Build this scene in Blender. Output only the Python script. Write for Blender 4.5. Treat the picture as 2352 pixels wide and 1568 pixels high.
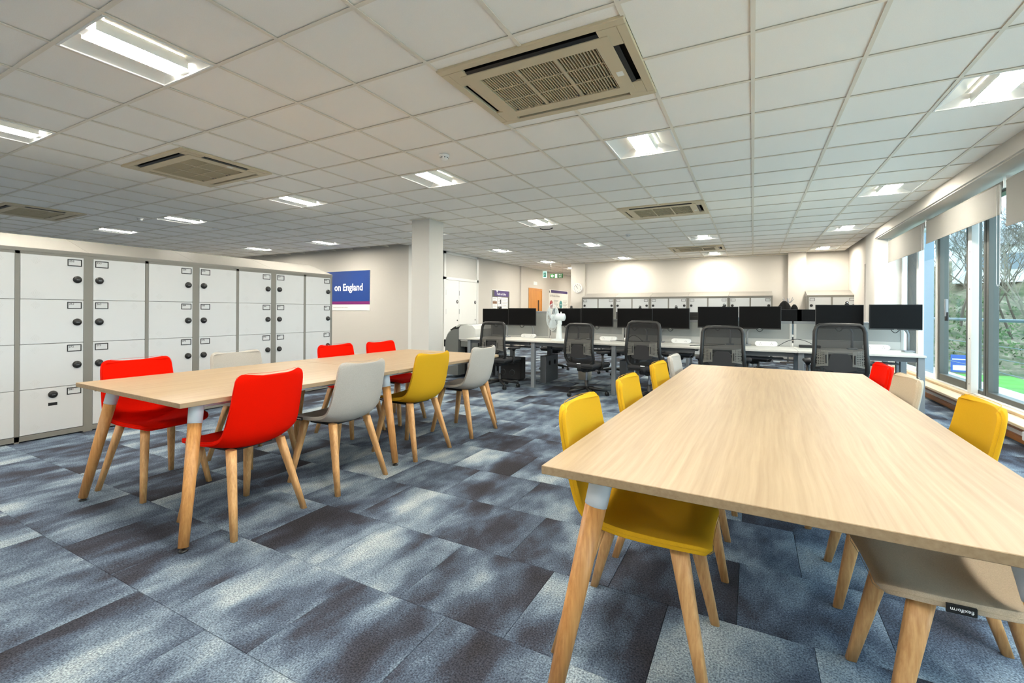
import bpy, bmesh, math, random
from mathutils import Vector, Matrix
random.seed(7)
PI = math.pi
for _o in list(bpy.data.objects): bpy.data.objects.remove(_o)
SC = bpy.context.scene
COL = SC.collection

# ------------------------------------------------------------------ camera
YAW, ROLL, FPX, CX, CY, CAMH = .4979, .0054, 1063.756, 1150.93, 714.53, 1.2
W_, H_ = 2352, 1568
_F = Vector((-math.sin(YAW), math.cos(YAW), 0))
_r = Vector((math.cos(YAW), math.sin(YAW), 0)); _u = Vector((0, 0, 1))
_R = math.cos(ROLL)*_r + math.sin(ROLL)*_u
_U = -math.sin(ROLL)*_r + math.cos(ROLL)*_u
cam = bpy.data.cameras.new('camera'); camo = bpy.data.objects.new('camera', cam); COL.objects.link(camo)
cam.sensor_fit = 'HORIZONTAL'; cam.sensor_width = 36; cam.lens = 36*FPX/W_
cam.shift_x = (W_/2-CX)/W_; cam.shift_y = -(H_/2-CY)/W_
cam.clip_start = .05; cam.clip_end = 400
_m = Matrix.Identity(4)
for i in range(3):
    _m[i][0] = _R[i]; _m[i][1] = _U[i]; _m[i][2] = -_F[i]
_m[2][3] = CAMH
camo.matrix_world = _m
SC.camera = camo

# ------------------------------------------------------------------ world, exposure
wd = bpy.data.worlds.new('overcast_sky'); SC.world = wd; wd.use_nodes = True
_nt = wd.node_tree; _bg = _nt.nodes['Background']
_tc = _nt.nodes.new('ShaderNodeTexCoord'); _no = _nt.nodes.new('ShaderNodeTexNoise')
_no.inputs['Scale'].default_value = 3; _no.inputs['Detail'].default_value = 4
_cr = _nt.nodes.new('ShaderNodeValToRGB')
_cr.color_ramp.elements[0].position = .38; _cr.color_ramp.elements[0].color = (.50, .72, .92, 1)
_cr.color_ramp.elements[1].position = .62; _cr.color_ramp.elements[1].color = (.92, .97, 1.0, 1)
_nt.links.new(_tc.outputs['Generated'], _no.inputs['Vector']); _nt.links.new(_no.outputs['Fac'], _cr.inputs['Fac'])
_nt.links.new(_cr.outputs['Color'], _bg.inputs['Color'])
_bg.inputs['Strength'].default_value = 2.4
LAMP_STRENGTH = 74.0
vs = SC.view_settings
vs.view_transform = 'Standard'; vs.look = 'None'; vs.gamma = 1; vs.use_curve_mapping = False
vs.exposure = 1.37
SC.cycles.use_denoising = True
SC.cycles.max_bounces = 10; SC.cycles.diffuse_bounces = 6; SC.cycles.glossy_bounces = 4
SC.cycles.transparent_max_bounces = 16
SC.cycles.sample_clamp_indirect = 6
SC.cycles.caustics_reflective = False; SC.cycles.caustics_refractive = False

# ------------------------------------------------------------------ helpers
def px_of(x, y, z):
    d = Vector((x, y, z-CAMH)); c = d.dot(_F)
    if c < .05: return None
    return (CX+FPX*d.dot(_R)/c, CY-FPX*d.dot(_U)/c)

def lin(c):
    return tuple(((v/12.92) if v <= .04045 else ((v+.055)/1.055)**2.4) for v in c)
def rgb(r, g, b): return lin((r/255, g/255, b/255))+(1,)

MATS = {}
def mat(name, col=(200, 200, 200), rough=.5, metal=0, spec=.5, bump=None, emit=None, alpha=None, var=None, sheen=0):
    """plain principled material; bump=(scale,strength); var=(scale,amount) brightness mottling"""
    if name in MATS: return MATS[name]
    m = bpy.data.materials.new(name); m.use_nodes = True
    nt = m.node_tree; p = nt.nodes['Principled BSDF']
    c = rgb(*col)
    p.inputs['Base Color'].default_value = c
    p.inputs['Roughness'].default_value = rough; p.inputs['Metallic'].default_value = metal
    p.inputs['Specular IOR Level'].default_value = spec
    if sheen: p.inputs['Sheen Weight'].default_value = sheen
    tc = None
    if bump or var:
        tc = nt.nodes.new('ShaderNodeTexCoord')
    if var:
        n = nt.nodes.new('ShaderNodeTexNoise'); n.inputs['Scale'].default_value = var[0]; n.inputs['Detail'].default_value = 3
        nt.links.new(tc.outputs['Object'], n.inputs['Vector'])
        r = nt.nodes.new('ShaderNodeValToRGB'); r.color_ramp.elements[0].position = .3; r.color_ramp.elements[1].position = .7
        a = var[1]
        r.color_ramp.elements[0].color = tuple(max(0, v*(1-a)) for v in c[:3])+(1,)
        r.color_ramp.elements[1].color = tuple(min(1, v*(1+a)) for v in c[:3])+(1,)
        nt.links.new(n.outputs['Fac'], r.inputs['Fac']); nt.links.new(r.outputs['Color'], p.inputs['Base Color'])
    if bump:
        n = nt.nodes.new('ShaderNodeTexNoise'); n.inputs['Scale'].default_value = bump[0]; n.inputs['Detail'].default_value = 2
        nt.links.new(tc.outputs['Object'], n.inputs['Vector'])
        b = nt.nodes.new('ShaderNodeBump'); b.inputs['Strength'].default_value = bump[1]; b.inputs['Distance'].default_value = .002
        nt.links.new(n.outputs['Fac'], b.inputs['Height']); nt.links.new(b.outputs['Normal'], p.inputs['Normal'])
    if emit:
        p.inputs['Emission Color'].default_value = rgb(*emit[0]); p.inputs['Emission Strength'].default_value = emit[1]
    if alpha is not None:
        p.inputs['Alpha'].default_value = alpha
    MATS[name] = m
    return m

def wood(name, dark, light, scale=(60, 2.0, 60), rough=.45, contrast=(.3, .7), bumpy=.05):
    if name in MATS: return MATS[name]
    m = bpy.data.materials.new(name); m.use_nodes = True
    nt = m.node_tree; p = nt.nodes['Principled BSDF']; L = nt.links.new
    tc = nt.nodes.new('ShaderNodeTexCoord'); mp = nt.nodes.new('ShaderNodeMapping')
    mp.inputs['Scale'].default_value = scale
    L(tc.outputs['Object'], mp.inputs['Vector'])
    lo = nt.nodes.new('ShaderNodeTexNoise'); lo.inputs['Scale'].default_value = 1.3; lo.inputs['Detail'].default_value = 2
    L(tc.outputs['Object'], lo.inputs['Vector'])
    va = nt.nodes.new('ShaderNodeVectorMath'); va.operation = 'MULTIPLY_ADD'
    va.inputs[1].default_value = (3, .3, 3); L(lo.outputs['Color'], va.inputs[0]); L(mp.outputs['Vector'], va.inputs[2])
    n = nt.nodes.new('ShaderNodeTexNoise'); n.inputs['Scale'].default_value = 1; n.inputs['Detail'].default_value = 5; n.inputs['Roughness'].default_value = .6
    L(va.outputs['Vector'], n.inputs['Vector'])
    r = nt.nodes.new('ShaderNodeValToRGB'); r.color_ramp.elements[0].position = contrast[0]; r.color_ramp.elements[1].position = contrast[1]
    r.color_ramp.elements[0].color = rgb(*dark); r.color_ramp.elements[1].color = rgb(*light)
    L(n.outputs['Fac'], r.inputs['Fac']); L(r.outputs['Color'], p.inputs['Base Color'])
    p.inputs['Roughness'].default_value = rough
    b = nt.nodes.new('ShaderNodeBump'); b.inputs['Strength'].default_value = bumpy; b.inputs['Distance'].default_value = .001
    L(n.outputs['Fac'], b.inputs['Height']); L(b.outputs['Normal'], p.inputs['Normal'])
    MATS[name] = m
    return m

def carpet():
    m = bpy.data.materials.new('carpet'); m.use_nodes = True
    nt = m.node_tree; p = nt.nodes['Principled BSDF']; L = nt.links.new; N = nt.nodes.new
    g = N('ShaderNodeNewGeometry'); s = N('ShaderNodeSeparateXYZ'); L(g.outputs['Position'], s.inputs[0])
    def M(op, a, b=None, c=None):
        n = N('ShaderNodeMath'); n.operation = op
        for i, v in enumerate((a, b, c)):
            if v is None: continue
            if isinstance(v, (int, float)): n.inputs[i].default_value = v
            else: L(v, n.inputs[i])
        return n.outputs[0]
    row = M('FLOOR', M('DIVIDE', s.outputs['Y'], .5))
    odd = M('MODULO', M('ADD', row, 1000), 2)
    colx = M('FLOOR', M('DIVIDE', M('SUBTRACT', M('ADD', s.outputs['X'], .05), M('MULTIPLY', odd, .25)), .5))
    cv = N('ShaderNodeCombineXYZ'); L(colx, cv.inputs[0]); L(row, cv.inputs[1])
    wn = N('ShaderNodeTexWhiteNoise'); wn.noise_dimensions = '2D'; L(cv.outputs[0], wn.inputs['Vector'])
    off = N('ShaderNodeVectorMath'); off.operation = 'MULTIPLY_ADD'; off.inputs[1].default_value = (37, 53, 29)
    L(wn.outputs['Color'], off.inputs[0])
    # clouds, slightly stretched along the pile direction (y)
    st = N('ShaderNodeVectorMath'); st.operation = 'MULTIPLY'; st.inputs[1].default_value = (3.0, 1.5, 1)
    L(g.outputs['Position'], st.inputs[0]); L(st.outputs[0], off.inputs[2])
    # fine horizontal dither so clouds dissolve into pile rows
    dn = N('ShaderNodeTexNoise'); dn.inputs['Scale'].default_value = 1; dn.inputs['Detail'].default_value = 1
    ds = N('ShaderNodeVectorMath'); ds.operation = 'MULTIPLY'; ds.inputs[1].default_value = (300, 90, 1)
    L(g.outputs['Position'], ds.inputs[0]); L(ds.outputs[0], dn.inputs['Vector'])
    n1 = N('ShaderNodeTexNoise'); n1.inputs['Scale'].default_value = 1.0; n1.inputs['Detail'].default_value = 3.5; n1.inputs['Roughness'].default_value = .55
    L(off.outputs[0], n1.inputs['Vector'])
    f = M('ADD', n1.outputs['Fac'], M('MULTIPLY', M('SUBTRACT', dn.outputs['Fac'], .5), .17))
    f = M('ADD', f, M('MULTIPLY', M('SUBTRACT', wn.outputs['Value'], .5), .12))
    r = N('ShaderNodeValToRGB'); e = r.color_ramp.elements
    e[0].position = .31; e[0].color = rgb(56, 55, 60)
    e[1].position = .71; e[1].color = rgb(186, 196, 199)
    for pos, c in ((.41, (68, 71, 82)), (.49, (92, 106, 124)), (.57, (130, 147, 162)), (.64, (162, 176, 184))):
        k = e.new(pos); k.color = rgb(*c)
    L(f, r.inputs['Fac'])
    # loop-pile speckle
    sp = N('ShaderNodeTexNoise'); sp.inputs['Scale'].default_value = 150; sp.inputs['Detail'].default_value = 2
    L(g.outputs['Position'], sp.inputs['Vector'])
    hs = N('ShaderNodeMix'); hs.data_type = 'RGBA'; hs.blend_type = 'MULTIPLY'
    hs.inputs['Factor'].default_value = 1
    sr = N('ShaderNodeValToRGB'); sr.color_ramp.elements[0].position = .32; sr.color_ramp.elements[0].color = (.28, .29, .32, 1)
    sr.color_ramp.elements[1].position = .68; sr.color_ramp.elements[1].color = (1.0, 1.0, 1.0, 1)
    L(sp.outputs['Fac'], sr.inputs['Fac']); L(r.outputs['Color'], hs.inputs['A']); L(sr.outputs['Color'], hs.inputs['B'])
    L(hs.outputs['Result'], p.inputs['Base Color'])
    p.inputs['Roughness'].default_value = .95; p.inputs['Specular IOR Level'].default_value = .15
    b = N('ShaderNodeBump'); b.inputs['Strength'].default_value = .35; b.inputs['Distance'].default_value = .003
    L(sp.outputs['Fac'], b.inputs['Height']); L(b.outputs['Normal'], p.inputs['Normal'])
    return m

def glassmat(name, tint=(.86, .95, .97), gloss=.06):
    m = bpy.data.materials.new(name); m.use_nodes = True
    nt = m.node_tree; nt.nodes.remove(nt.nodes['Principled BSDF']); L = nt.links.new
    t = nt.nodes.new('ShaderNodeBsdfTransparent'); t.inputs[0].default_value = tint+(1,)
    g = nt.nodes.new('ShaderNodeBsdfGlossy'); g.inputs['Roughness'].default_value = .02
    lw = nt.nodes.new('ShaderNodeLayerWeight'); pw = nt.nodes.new('ShaderNodeMath'); pw.operation = 'POWER'; pw.inputs[1].default_value = 5
    L(lw.outputs['Facing'], pw.inputs[0])
    ml = nt.nodes.new('ShaderNodeMath'); ml.operation = 'MULTIPLY_ADD'; ml.inputs[1].default_value = .5; ml.inputs[2].default_value = .03
    L(pw.outputs[0], ml.inputs[0])
    mx = nt.nodes.new('ShaderNodeMixShader'); L(ml.outputs[0], mx.inputs[0]); L(t.outputs[0], mx.inputs[1]); L(g.outputs[0], mx.inputs[2])
    L(mx.outputs[0], nt.nodes['Material Output'].inputs[0])
    MATS[name] = m
    return m

def meshmat(name, col, trans):
    """woven mesh: part fabric, part see-through"""
    m = bpy.data.materials.new(name); m.use_nodes = True
    nt = m.node_tree; p = nt.nodes['Principled BSDF']; L = nt.links.new
    p.inputs['Base Color'].default_value = rgb(*col); p.inputs['Roughness'].default_value = .8
    t = nt.nodes.new('ShaderNodeBsdfTransparent'); mx = nt.nodes.new('ShaderNodeMixShader')
    mx.inputs[0].default_value = trans
    L(p.outputs[0], mx.inputs[1]); L(t.outputs[0], mx.inputs[2]); L(mx.outputs[0], nt.nodes['Material Output'].inputs[0])
    MATS[name] = m
    return m

class MB:
    """collects shapes, build() links them as one mesh object"""
    def __init__(s): s.bm = bmesh.new()
    def _add(s, verts, faces):
        v = [s.bm.verts.new(p) for p in verts]
        out = []
        for f in faces:
            try: out.append(s.bm.faces.new([v[i] for i in f]))
            except ValueError: pass
        return v, out
    def box(s, x0, x1, y0, y1, z0, z1, bev=0, seg=2, M=None):
        P = [(x0, y0, z0), (x1, y0, z0), (x1, y1, z0), (x0, y1, z0), (x0, y0, z1), (x1, y0, z1), (x1, y1, z1), (x0, y1, z1)]
        if M is not None: P = [M @ Vector(p) for p in P]
        v, f = s._add(P, [(0, 3, 2, 1), (4, 5, 6, 7), (0, 1, 5, 4), (1, 2, 6, 5), (2, 3, 7, 6), (3, 0, 4, 7)])
        if bev:
            ed = list({e for q in f for e in q.edges})
            bmesh.ops.bevel(s.bm, geom=ed, offset=bev, segments=seg, affect='EDGES', profile=.5)
        return s
    def quad(s, a, b, c, d): s._add([a, b, c, d], [(0, 1, 2, 3)]); return s
    def tube(s, pts, r, n=8, closed=False, cap=True):
        """round tube through pts; r number or list"""
        pts = [Vector(p) for p in pts]; k = len(pts)
        rs = r if isinstance(r, (list, tuple)) else [r]*k
        rings = []; up = None
        for i, p in enumerate(pts):
            if closed: t = pts[(i+1) % k]-pts[i-1]
            else: t = pts[min(i+1, k-1)]-pts[max(i-1, 0)]
            t.normalize()
            if up is None:
                up = Vector((0, 0, 1)) if abs(t.z) < .9 else Vector((1, 0, 0))
            a = up-t*up.dot(t)
            if a.length < 1e-5: a = t.orthogonal()
            a.normalize(); up = a; b = t.cross(a)
            rings.append([s.bm.verts.new(p+(a*math.cos(2*PI*j/n)+b*math.sin(2*PI*j/n))*rs[i]) for j in range(n)])
        m = k if closed else k-1
        for i in range(m):
            A, B = rings[i], rings[(i+1) % k]
            for j in range(n):
                f = s.bm.faces.new((A[j], A[(j+1) % n], B[(j+1) % n], B[j])); f.smooth = True
        if cap and not closed:
            s.bm.faces.new(rings[0][::-1]); s.bm.faces.new(rings[-1])
        return s
    def lathe(s, prof, n=20, M=None, smooth=True):
        """prof: (r,z) list round z"""
        rings = []
        for r, z in prof:
            if r < 1e-6:
                p = Vector((0, 0, z)); rings.append([s.bm.verts.new(M @ p if M is not None else p)])
            else:
                ring = []
                for j in range(n):
                    p = Vector((r*math.cos(2*PI*j/n), r*math.sin(2*PI*j/n), z))
                    ring.append(s.bm.verts.new(M @ p if M is not None else p))
                rings.append(ring)
        for A, B in zip(rings, rings[1:]):
            for j in range(n):
                a = [A[j % len(A)]] if len(A) == 1 else [A[j], A[(j+1) % n]]
                b = [B[0]] if len(B) == 1 else [B[(j+1) % n], B[j]]
                if len(a)+len(b) >= 3:
                    try:
                        f = s.bm.faces.new(a+b); f.smooth = smooth
                    except ValueError: pass
        return s
    def prism(s, poly, axis, a, b, bev=0):
        """poly: 2-d outline extruded along axis ('x': poly=(y,z), 'y': (x,z), 'z': (x,y))"""
        def P(q, t): return {'x': (t, q[0], q[1]), 'y': (q[0], t, q[1]), 'z': (q[0], q[1], t)}[axis]
        n = len(poly)
        v = [P(q, a) for q in poly]+[P(q, b) for q in poly]
        fs = [tuple(range(n))[::-1], tuple(range(n, 2*n))]+[(i, (i+1) % n, n+(i+1) % n, n+i) for i in range(n)]
        vv, ff = s._add(v, fs)
        if bev:
            bmesh.ops.bevel(s.bm, geom=[e for f in ff[:2] for e in f.edges], offset=bev, segments=2, affect='EDGES', profile=.5)
        return s
    def mesh(s, name):
        bmesh.ops.recalc_face_normals(s.bm, faces=s.bm.faces[:])
        me = bpy.data.meshes.new(name); s.bm.to_mesh(me); s.bm.free(); return me
    def build(s, name, m, parent=None, loc=None, rz=0, smooth=False):
        me = s.mesh(name)
        if smooth:
            for p in me.polygons: p.use_smooth = True
        return link(name, me, m, parent, loc, rz)

def link(name, me, m, parent=None, loc=None, rz=0):
    if m is not None and len(me.materials) == 0: me.materials.append(m)
    o = bpy.data.objects.new(name, me); COL.objects.link(o)
    if parent is not None: o.parent = parent
    if loc is not None: o.location = loc
    if rz: o.rotation_euler = (0, 0, rz)
    return o
def tag(o, label, cat, group=None, kind=None):
    o['label'] = label; o['category'] = cat
    if group: o['group'] = group
    if kind: o['kind'] = kind
    return o
def thing(name, label, cat, loc=(0, 0, 0), rz=0, group=None):
    o = bpy.data.objects.new(name, None); COL.objects.link(o); o.empty_display_size = .1
    o.location = loc; o.rotation_euler = (0, 0, rz)
    return tag(o, label, cat, group)
def struct(o, label=None):
    o['kind'] = 'structure'
    if label: o['label'] = label
    return o
def dup(root, loc, rz, label, group=None, swap=None):
    """copy of a thing with its parts and sub-parts; swap = {part name: mesh}"""
    r = root.copy(); COL.objects.link(r); r.location = loc; r.rotation_euler = (0, 0, rz); r['label'] = label
    if group: r['group'] = group
    def rec(a, b):
        for ch in list(a.children):
            c = ch.copy(); COL.objects.link(c); c.parent = b
            if swap:
                k = ch.name.split('.')[0]
                if k in swap: c.data = swap[k]
            rec(ch, c)
    rec(root, r)
    return r
_dg = None
def bake(o):
    """apply modifiers into a plain mesh"""
    dg = bpy.context.evaluated_depsgraph_get()
    me = bpy.data.meshes.new_from_object(o.evaluated_get(dg)); o.modifiers.clear()
    o.data = me
    return me
_txt = {}
def text_mesh(s, size, align='LEFT', extrude=.0006, space=1.0, bold=0):
    k = (s, size, align, bold)
    if k in _txt: return _txt[k]
    cu = bpy.data.curves.new('text', 'FONT'); cu.body = s; cu.size = size; cu.align_x = align; cu.align_y = 'CENTER'
    cu.extrude = extrude; cu.offset = bold; cu.resolution_u = 3; cu.space_character = space
    o = bpy.data.objects.new('tmp', cu); COL.objects.link(o)
    dg = bpy.context.evaluated_depsgraph_get()
    me = bpy.data.meshes.new_from_object(o.evaluated_get(dg))
    bpy.data.objects.remove(o); bpy.data.curves.remove(cu)
    _txt[k] = me
    return me
def put_text(name, s, size, m, parent, loc, rot, align='LEFT', sx=1, bold=0):
    me = text_mesh(s, size, align, bold=bold).copy(); me.materials.clear(); me.materials.append(m)
    o = bpy.data.objects.new(name, me); COL.objects.link(o); o.parent = parent
    o.location = loc; o.rotation_euler = rot; o.scale = (sx, 1, 1)
    return o
FACE_MY = (PI/2, 0, 0)          # text on a face looking to -y
FACE_PX = (PI/2, 0, PI/2)       # text on a face looking to +x

# ------------------------------------------------------------------ materials
M_tile = mat('ceiling_tile', (252, 248, 241), .95, spec=.1, bump=(420, .25), var=(260, .03))
M_grid = mat('ceiling_grid', (234, 226, 211), .6)
M_wall = mat('wall_paint', (202, 197, 189), .9, spec=.2, bump=(90, .05))
M_wallc = mat('wall_paint_cool', (202, 200, 195), .85, spec=.2)
M_slab = mat('soffit', (120, 118, 112), .95)
M_carpet = carpet()
M_white = mat('white_powder', (238, 238, 236), .45)
M_trim = mat('white_gloss', (224, 224, 220), .3)
M_lock_body = mat('locker_grey', (130, 128, 121), .45, spec=.4)
M_lock_door = mat('locker_white', (208, 210, 210), .38)
M_lock_top = mat('locker_top', (136, 134, 128), .3, metal=.0)
M_black = mat('black_plastic', (18, 18, 18), .45)
M_black2 = mat('soft_black', (26, 26, 28), .7)
M_screen = mat('screen_glass', (6, 6, 7), .5, spec=.12)
M_oak = wood('oak_top', (140, 117, 88), (164, 143, 113), (70, 1.3, 70), .45, (.25, .75), .02)
M_oakend = wood('oak_edge', (190, 150, 104), (208, 170, 126), (4, 40, 90), .5)
M_leg = wood('ash_leg', (176, 118, 62), (214, 160, 98), (90, 90, 5), .42)
M_leg2 = wood('ash_chair_leg', (188, 138, 84), (218, 174, 118), (110, 110, 6), .45)
M_collar = mat('collar_white', (226, 232, 236), .3)
M_chrome = mat('chrome', (190, 190, 192), .15, metal=1)
M_red = mat('red_felt', (214, 18, 0), .9, spec=.05, bump=(700, .15), var=(500, .06))
M_yel = mat('yellow_felt', (196, 152, 32), .9, spec=.08, bump=(700, .15), var=(500, .06))
M_gry = mat('grey_felt', (170, 166, 158), .95, spec=.15, bump=(500, .3), var=(420, .13))
M_bge = mat('beige_felt', (182, 168, 147), .95, spec=.15, bump=(500, .3), var=(420, .12))
M_ac = mat('ac_cream', (205, 190, 160), .5)
M_ac2 = mat('ac_cream_light', (190, 176, 146), .5)
M_dark = mat('dark_void', (12, 10, 8), .9)
M_desk = mat('desk_white', (202, 200, 193), .4)
M_rails = mat('rail_paint', (184, 184, 180), .4)
M_alu = mat('silver_paint', (134, 139, 143), .4, metal=.3)
M_steel = mat('dark_steel', (84, 88, 92), .4, metal=.4)
M_panel = mat('screen_panel', (150, 153, 151), .3, spec=.4)
M_mesh = meshmat('chair_mesh', (10, 10, 11), .14)
M_seatb = mat('task_seat', (42, 42, 44), .9, bump=(600, .2))
M_pad = mat('lumbar_grey', (92, 91, 86), .6)
M_brown = wood('beech_door', (176, 112, 44), (208, 146, 72), (30, 30, 1.5), .4)
M_sill = wood('sill_wood', (196, 168, 128), (222, 198, 160), (50, 2, 50), .45)
M_skirt = wood('skirt_wood', (140, 84, 34), (170, 108, 52), (40, 1.5, 40), .45)
M_blind = mat('blind_fabric', (140, 138, 133), .9, bump=(900, .1))
M_frame = mat('window_grey', (86, 88, 84), .45, metal=.3)
M_framew = mat('window_white', (236, 236, 232), .35)
M_glass = glassmat('window_glass')
M_blue = mat('poster_blue', (0, 58, 134), .5)
M_mag = mat('poster_magenta', (122, 24, 104), .5)
M_paper = mat('paper', (236, 236, 230), .7)
M_purple = mat('purple', (72, 58, 112), .6)
M_green = mat('sign_green', (20, 78, 30), .45)
M_ink = mat('ink', (60, 60, 62), .7)
M_gink = mat('grey_ink', (150, 148, 144), .7)
M_redp = mat('red_print', (150, 46, 50), .6)
M_teal = mat('teal_print', (70, 150, 152), .6)
M_textw = mat('white_print', (244, 244, 244), .6)
M_fanw = mat('fan_white', (226, 232, 232), .4)
M_guard = meshmat('fan_guard_white', (236, 240, 240), .0)
M_redl = mat('alarm_red', (140, 34, 14), .4)
M_pgrey = mat('printer_grey', (112, 116, 114), .5)
M_plight = mat('printer_light', (206, 208, 204), .5)
M_coat = mat('black_coat', (12, 12, 14), .95)
M_lamp = mat('lamp_diffuser', (255, 250, 240), .5, emit=((255, 248, 234), LAMP_STRENGTH))
M_refl = mat('lamp_reflector', (238, 238, 234), .28, spec=.6)

# ------------------------------------------------------------------ frame of the room
CE = 2.751
GX0, GY0 = -.00684, 2.92212        # a ceiling line in x and one in y
def gx(a): return a*.6+GX0
def gy(b): return b*.6+GY0
XL, XR, YF, YB = -17.5, 2.0, -3.2, 14.2
XW, YP = -7.05, 8.6                # cupboard wall, poster wall

def boxst(name, x0, x1, y0, y1, z0, z1, m, bev=0, label=None):
    o = MB().box(x0, x1, y0, y1, z0, z1, bev).build(name, m); return struct(o, label)

# floor: concrete base + carpet tiles 500 x 500, every second row shifted by half a tile
floor = struct(MB().box(XL-.2, 2.3, YF-.2, 21, -.25, -.012).build('floor', M_slab), 'blue grey carpet tiled floor')
TILE = MB().box(-.2492, .2492, -.2492, .2492, -.012, 0, .0012, 1).mesh('carpet_tile')
cells = []
for n in range(-7, 42):
    for k in range(-36, 5):
        x = -.05+.5*k+.25*(n % 2)+.25; y = .5*n+.25
        if x > 2.2 or (y > YP+.2 and x < XW-.2) or (y > 14.4 and x > -4.9): continue
        p = [px_of(x+dx, y+dy, 0) for dx in (-.25, .25) for dy in (-.25, .25)]
        area = 0
        if all(p) and -80 < sum(q[0] for q in p)/4 < W_+80 and sum(q[1] for q in p)/4 < H_+120 and not (x < -5.8 and y < 8.7):
            area = (max(q[0] for q in p)-min(q[0] for q in p))*(max(q[1] for q in p)-min(q[1] for q in p))
        cells.append((area, x, y))
cells.sort(key=lambda c: -c[0])
def pieces(cells, me, m, parent, name, restname, z, half, zr, limit=295, minarea=120):
    rest = MB()
    for i, (a, x, y) in enumerate(cells):
        if i < limit and a > minarea:
            o = link(name, me, m, parent); o.location = (x, y, z)
        else:
            rest.box(x-half, x+half, y-half, y+half, z+zr[0], z+zr[1])
    o = rest.build(restname, m, parent); o['kind'] = 'stuff'
pieces(cells, TILE, M_carpet, floor, 'carpet_tile', 'carpet_tiles_far', 0, .2492, (-.012, 0))

# ceiling: slab, lay-in tiles 600 x 600, exposed grid
ceiling = struct(MB().box(XL-.2, 2.3, YF-.2, 21, CE+.36, CE+.5).build('ceiling', M_slab), 'white suspended tile ceiling')
LIGHTS = []
for a, b in [(-6, -3), (-10, -3), (-2, -3), (2, -3), (-10, -8), (-6, -8), (-2, -8), (2, -8),
             (-2, 2), (2, 2), (-6, 2), (-10, 2), (-15, 2), (-19, 2), (-24, 2),
             (2, 7), (-6, 7), (-10, 7), (-15, 7), (-19, 7), (-24, 7),
             (-6, 12), (-10, 12), (-2, 12), (2, 12), (-6, 17), (-10, 17), (-2, 17), (2, 17), (-10, 21), (-10, 26),  # last corridor light is unseen, added to brighten the corridor
             (-15, -3), (-19, -3), (-24, -3), (-15, -8), (-19, -8), (-24, -8)]:
    LIGHTS.append((a, b))
ACS = [(-2, -.03), (-9, -.03), (-17, .05), (-2, 7.5), (-2, 15.5)]   # centre (a,b)
CTILE = MB().box(-.294, .294, -.294, .294, 0, .015, .0015, 1).mesh('ceiling_tile')
cells = []; odd = MB()
for a in range(-30, 4):
    for b in range(-11, 31):
        x, y = gx(a+.5), gy(b+.5)
        if (a, b) in LIGHTS: continue
        if y > YP and x < XW-.1: continue
        if y > YB and x > -4.9: continue
        if b > 28: continue
        x0, x1, y0, y1 = gx(a)+.006, gx(a+1)-.006, gy(b)+.006, gy(b+1)-.006
        cut = False
        if a == 3: x1 = 2.0; cut = True
        if y1 > YB and x > -4.7: y1 = YB; cut = True
        hid = False
        for ca, cb in ACS:
            ax0, ax1, ay0, ay1 = gx(ca)-.6, gx(ca)+.6, gy(cb)-.47, gy(cb)+.47
            if x0 < ax1-.05 and x1 > ax0+.05:
                if y0 >= ay0-.02 and y1 <= ay1+.02: hid = True
                elif y0 < ay1 and y1 > ay1: y0 = ay1-.02; cut = True
                elif y0 < ay0 and y1 > ay0: y1 = ay0+.02; cut = True
        if hid or y1-y0 < .02: continue
        p = [px_of(xx, yy, CE) for xx in (x0, x1) for yy in (y0, y1)]
        area = 0
        if all(p) and -100 < sum(q[0] for q in p)/4 < W_+100 and sum(q[1] for q in p)/4 > -80:
            area = (max(q[0] for q in p)-min(q[0] for q in p))*(max(q[1] for q in p)-min(q[1] for q in p))
        if cut:
            if area > 400:
                MB().box(x0, x1, y0, y1, CE+.008, CE+.023).build('ceiling_tile_cut', M_tile, ceiling)
            else: odd.box(x0, x1, y0, y1, CE+.008, CE+.023)
        else: cells.append((area, x, y))
cells.sort(key=lambda c: -c[0])
pieces(cells, CTILE, M_tile, ceiling, 'ceiling_tile', 'ceiling_tiles_far', CE+.008, .294, (0, .015), 290)
_o = odd.build('ceiling_tiles_cut_far', M_tile, ceiling); _o['kind'] = 'stuff'
def cutout(segs, a, b):
    out = []
    for s0, s1 in segs:
        if b <= s0 or a >= s1: out.append((s0, s1)); continue
        if a-s0 > .02: out.append((s0, a))
        if s1-b > .02: out.append((b, s1))
    return out
g = MB()
for a in range(-29, 4):
    x = gx(a); y1 = YP if x < XW-.05 else (19.8 if x < -5 else YB)
    segs = [(YF, y1)]
    for ca, cb in ACS:
        if abs(x-gx(ca)) < .62:
            segs = cutout(segs, gy(cb)-.45, gy(cb)+.45)
    for s0, s1 in segs:
        g.box(x-.012, x+.012, s0, s1, CE, CE+.003); g.box(x-.002, x+.002, s0, s1, CE+.003, CE+.03)
for b in range(-10, 29):
    y = gy(b); x0 = XL if y < YP else XW; x1 = XR if y < YB else -5.0
    segs = [(x0, x1)]
    for ca, cb in ACS:
        if abs(y-gy(cb)) < .46:
            segs = cutout(segs, gx(ca)-.6, gx(ca)+.6)
    for s0, s1 in segs:
        g.box(s0, s1, y-.012, y+.012, CE+.0004, CE+.003); g.box(s0, s1, y-.002, y+.002, CE+.003, CE+.03)
g.build('ceiling_grid', M_grid, ceiling)

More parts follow.
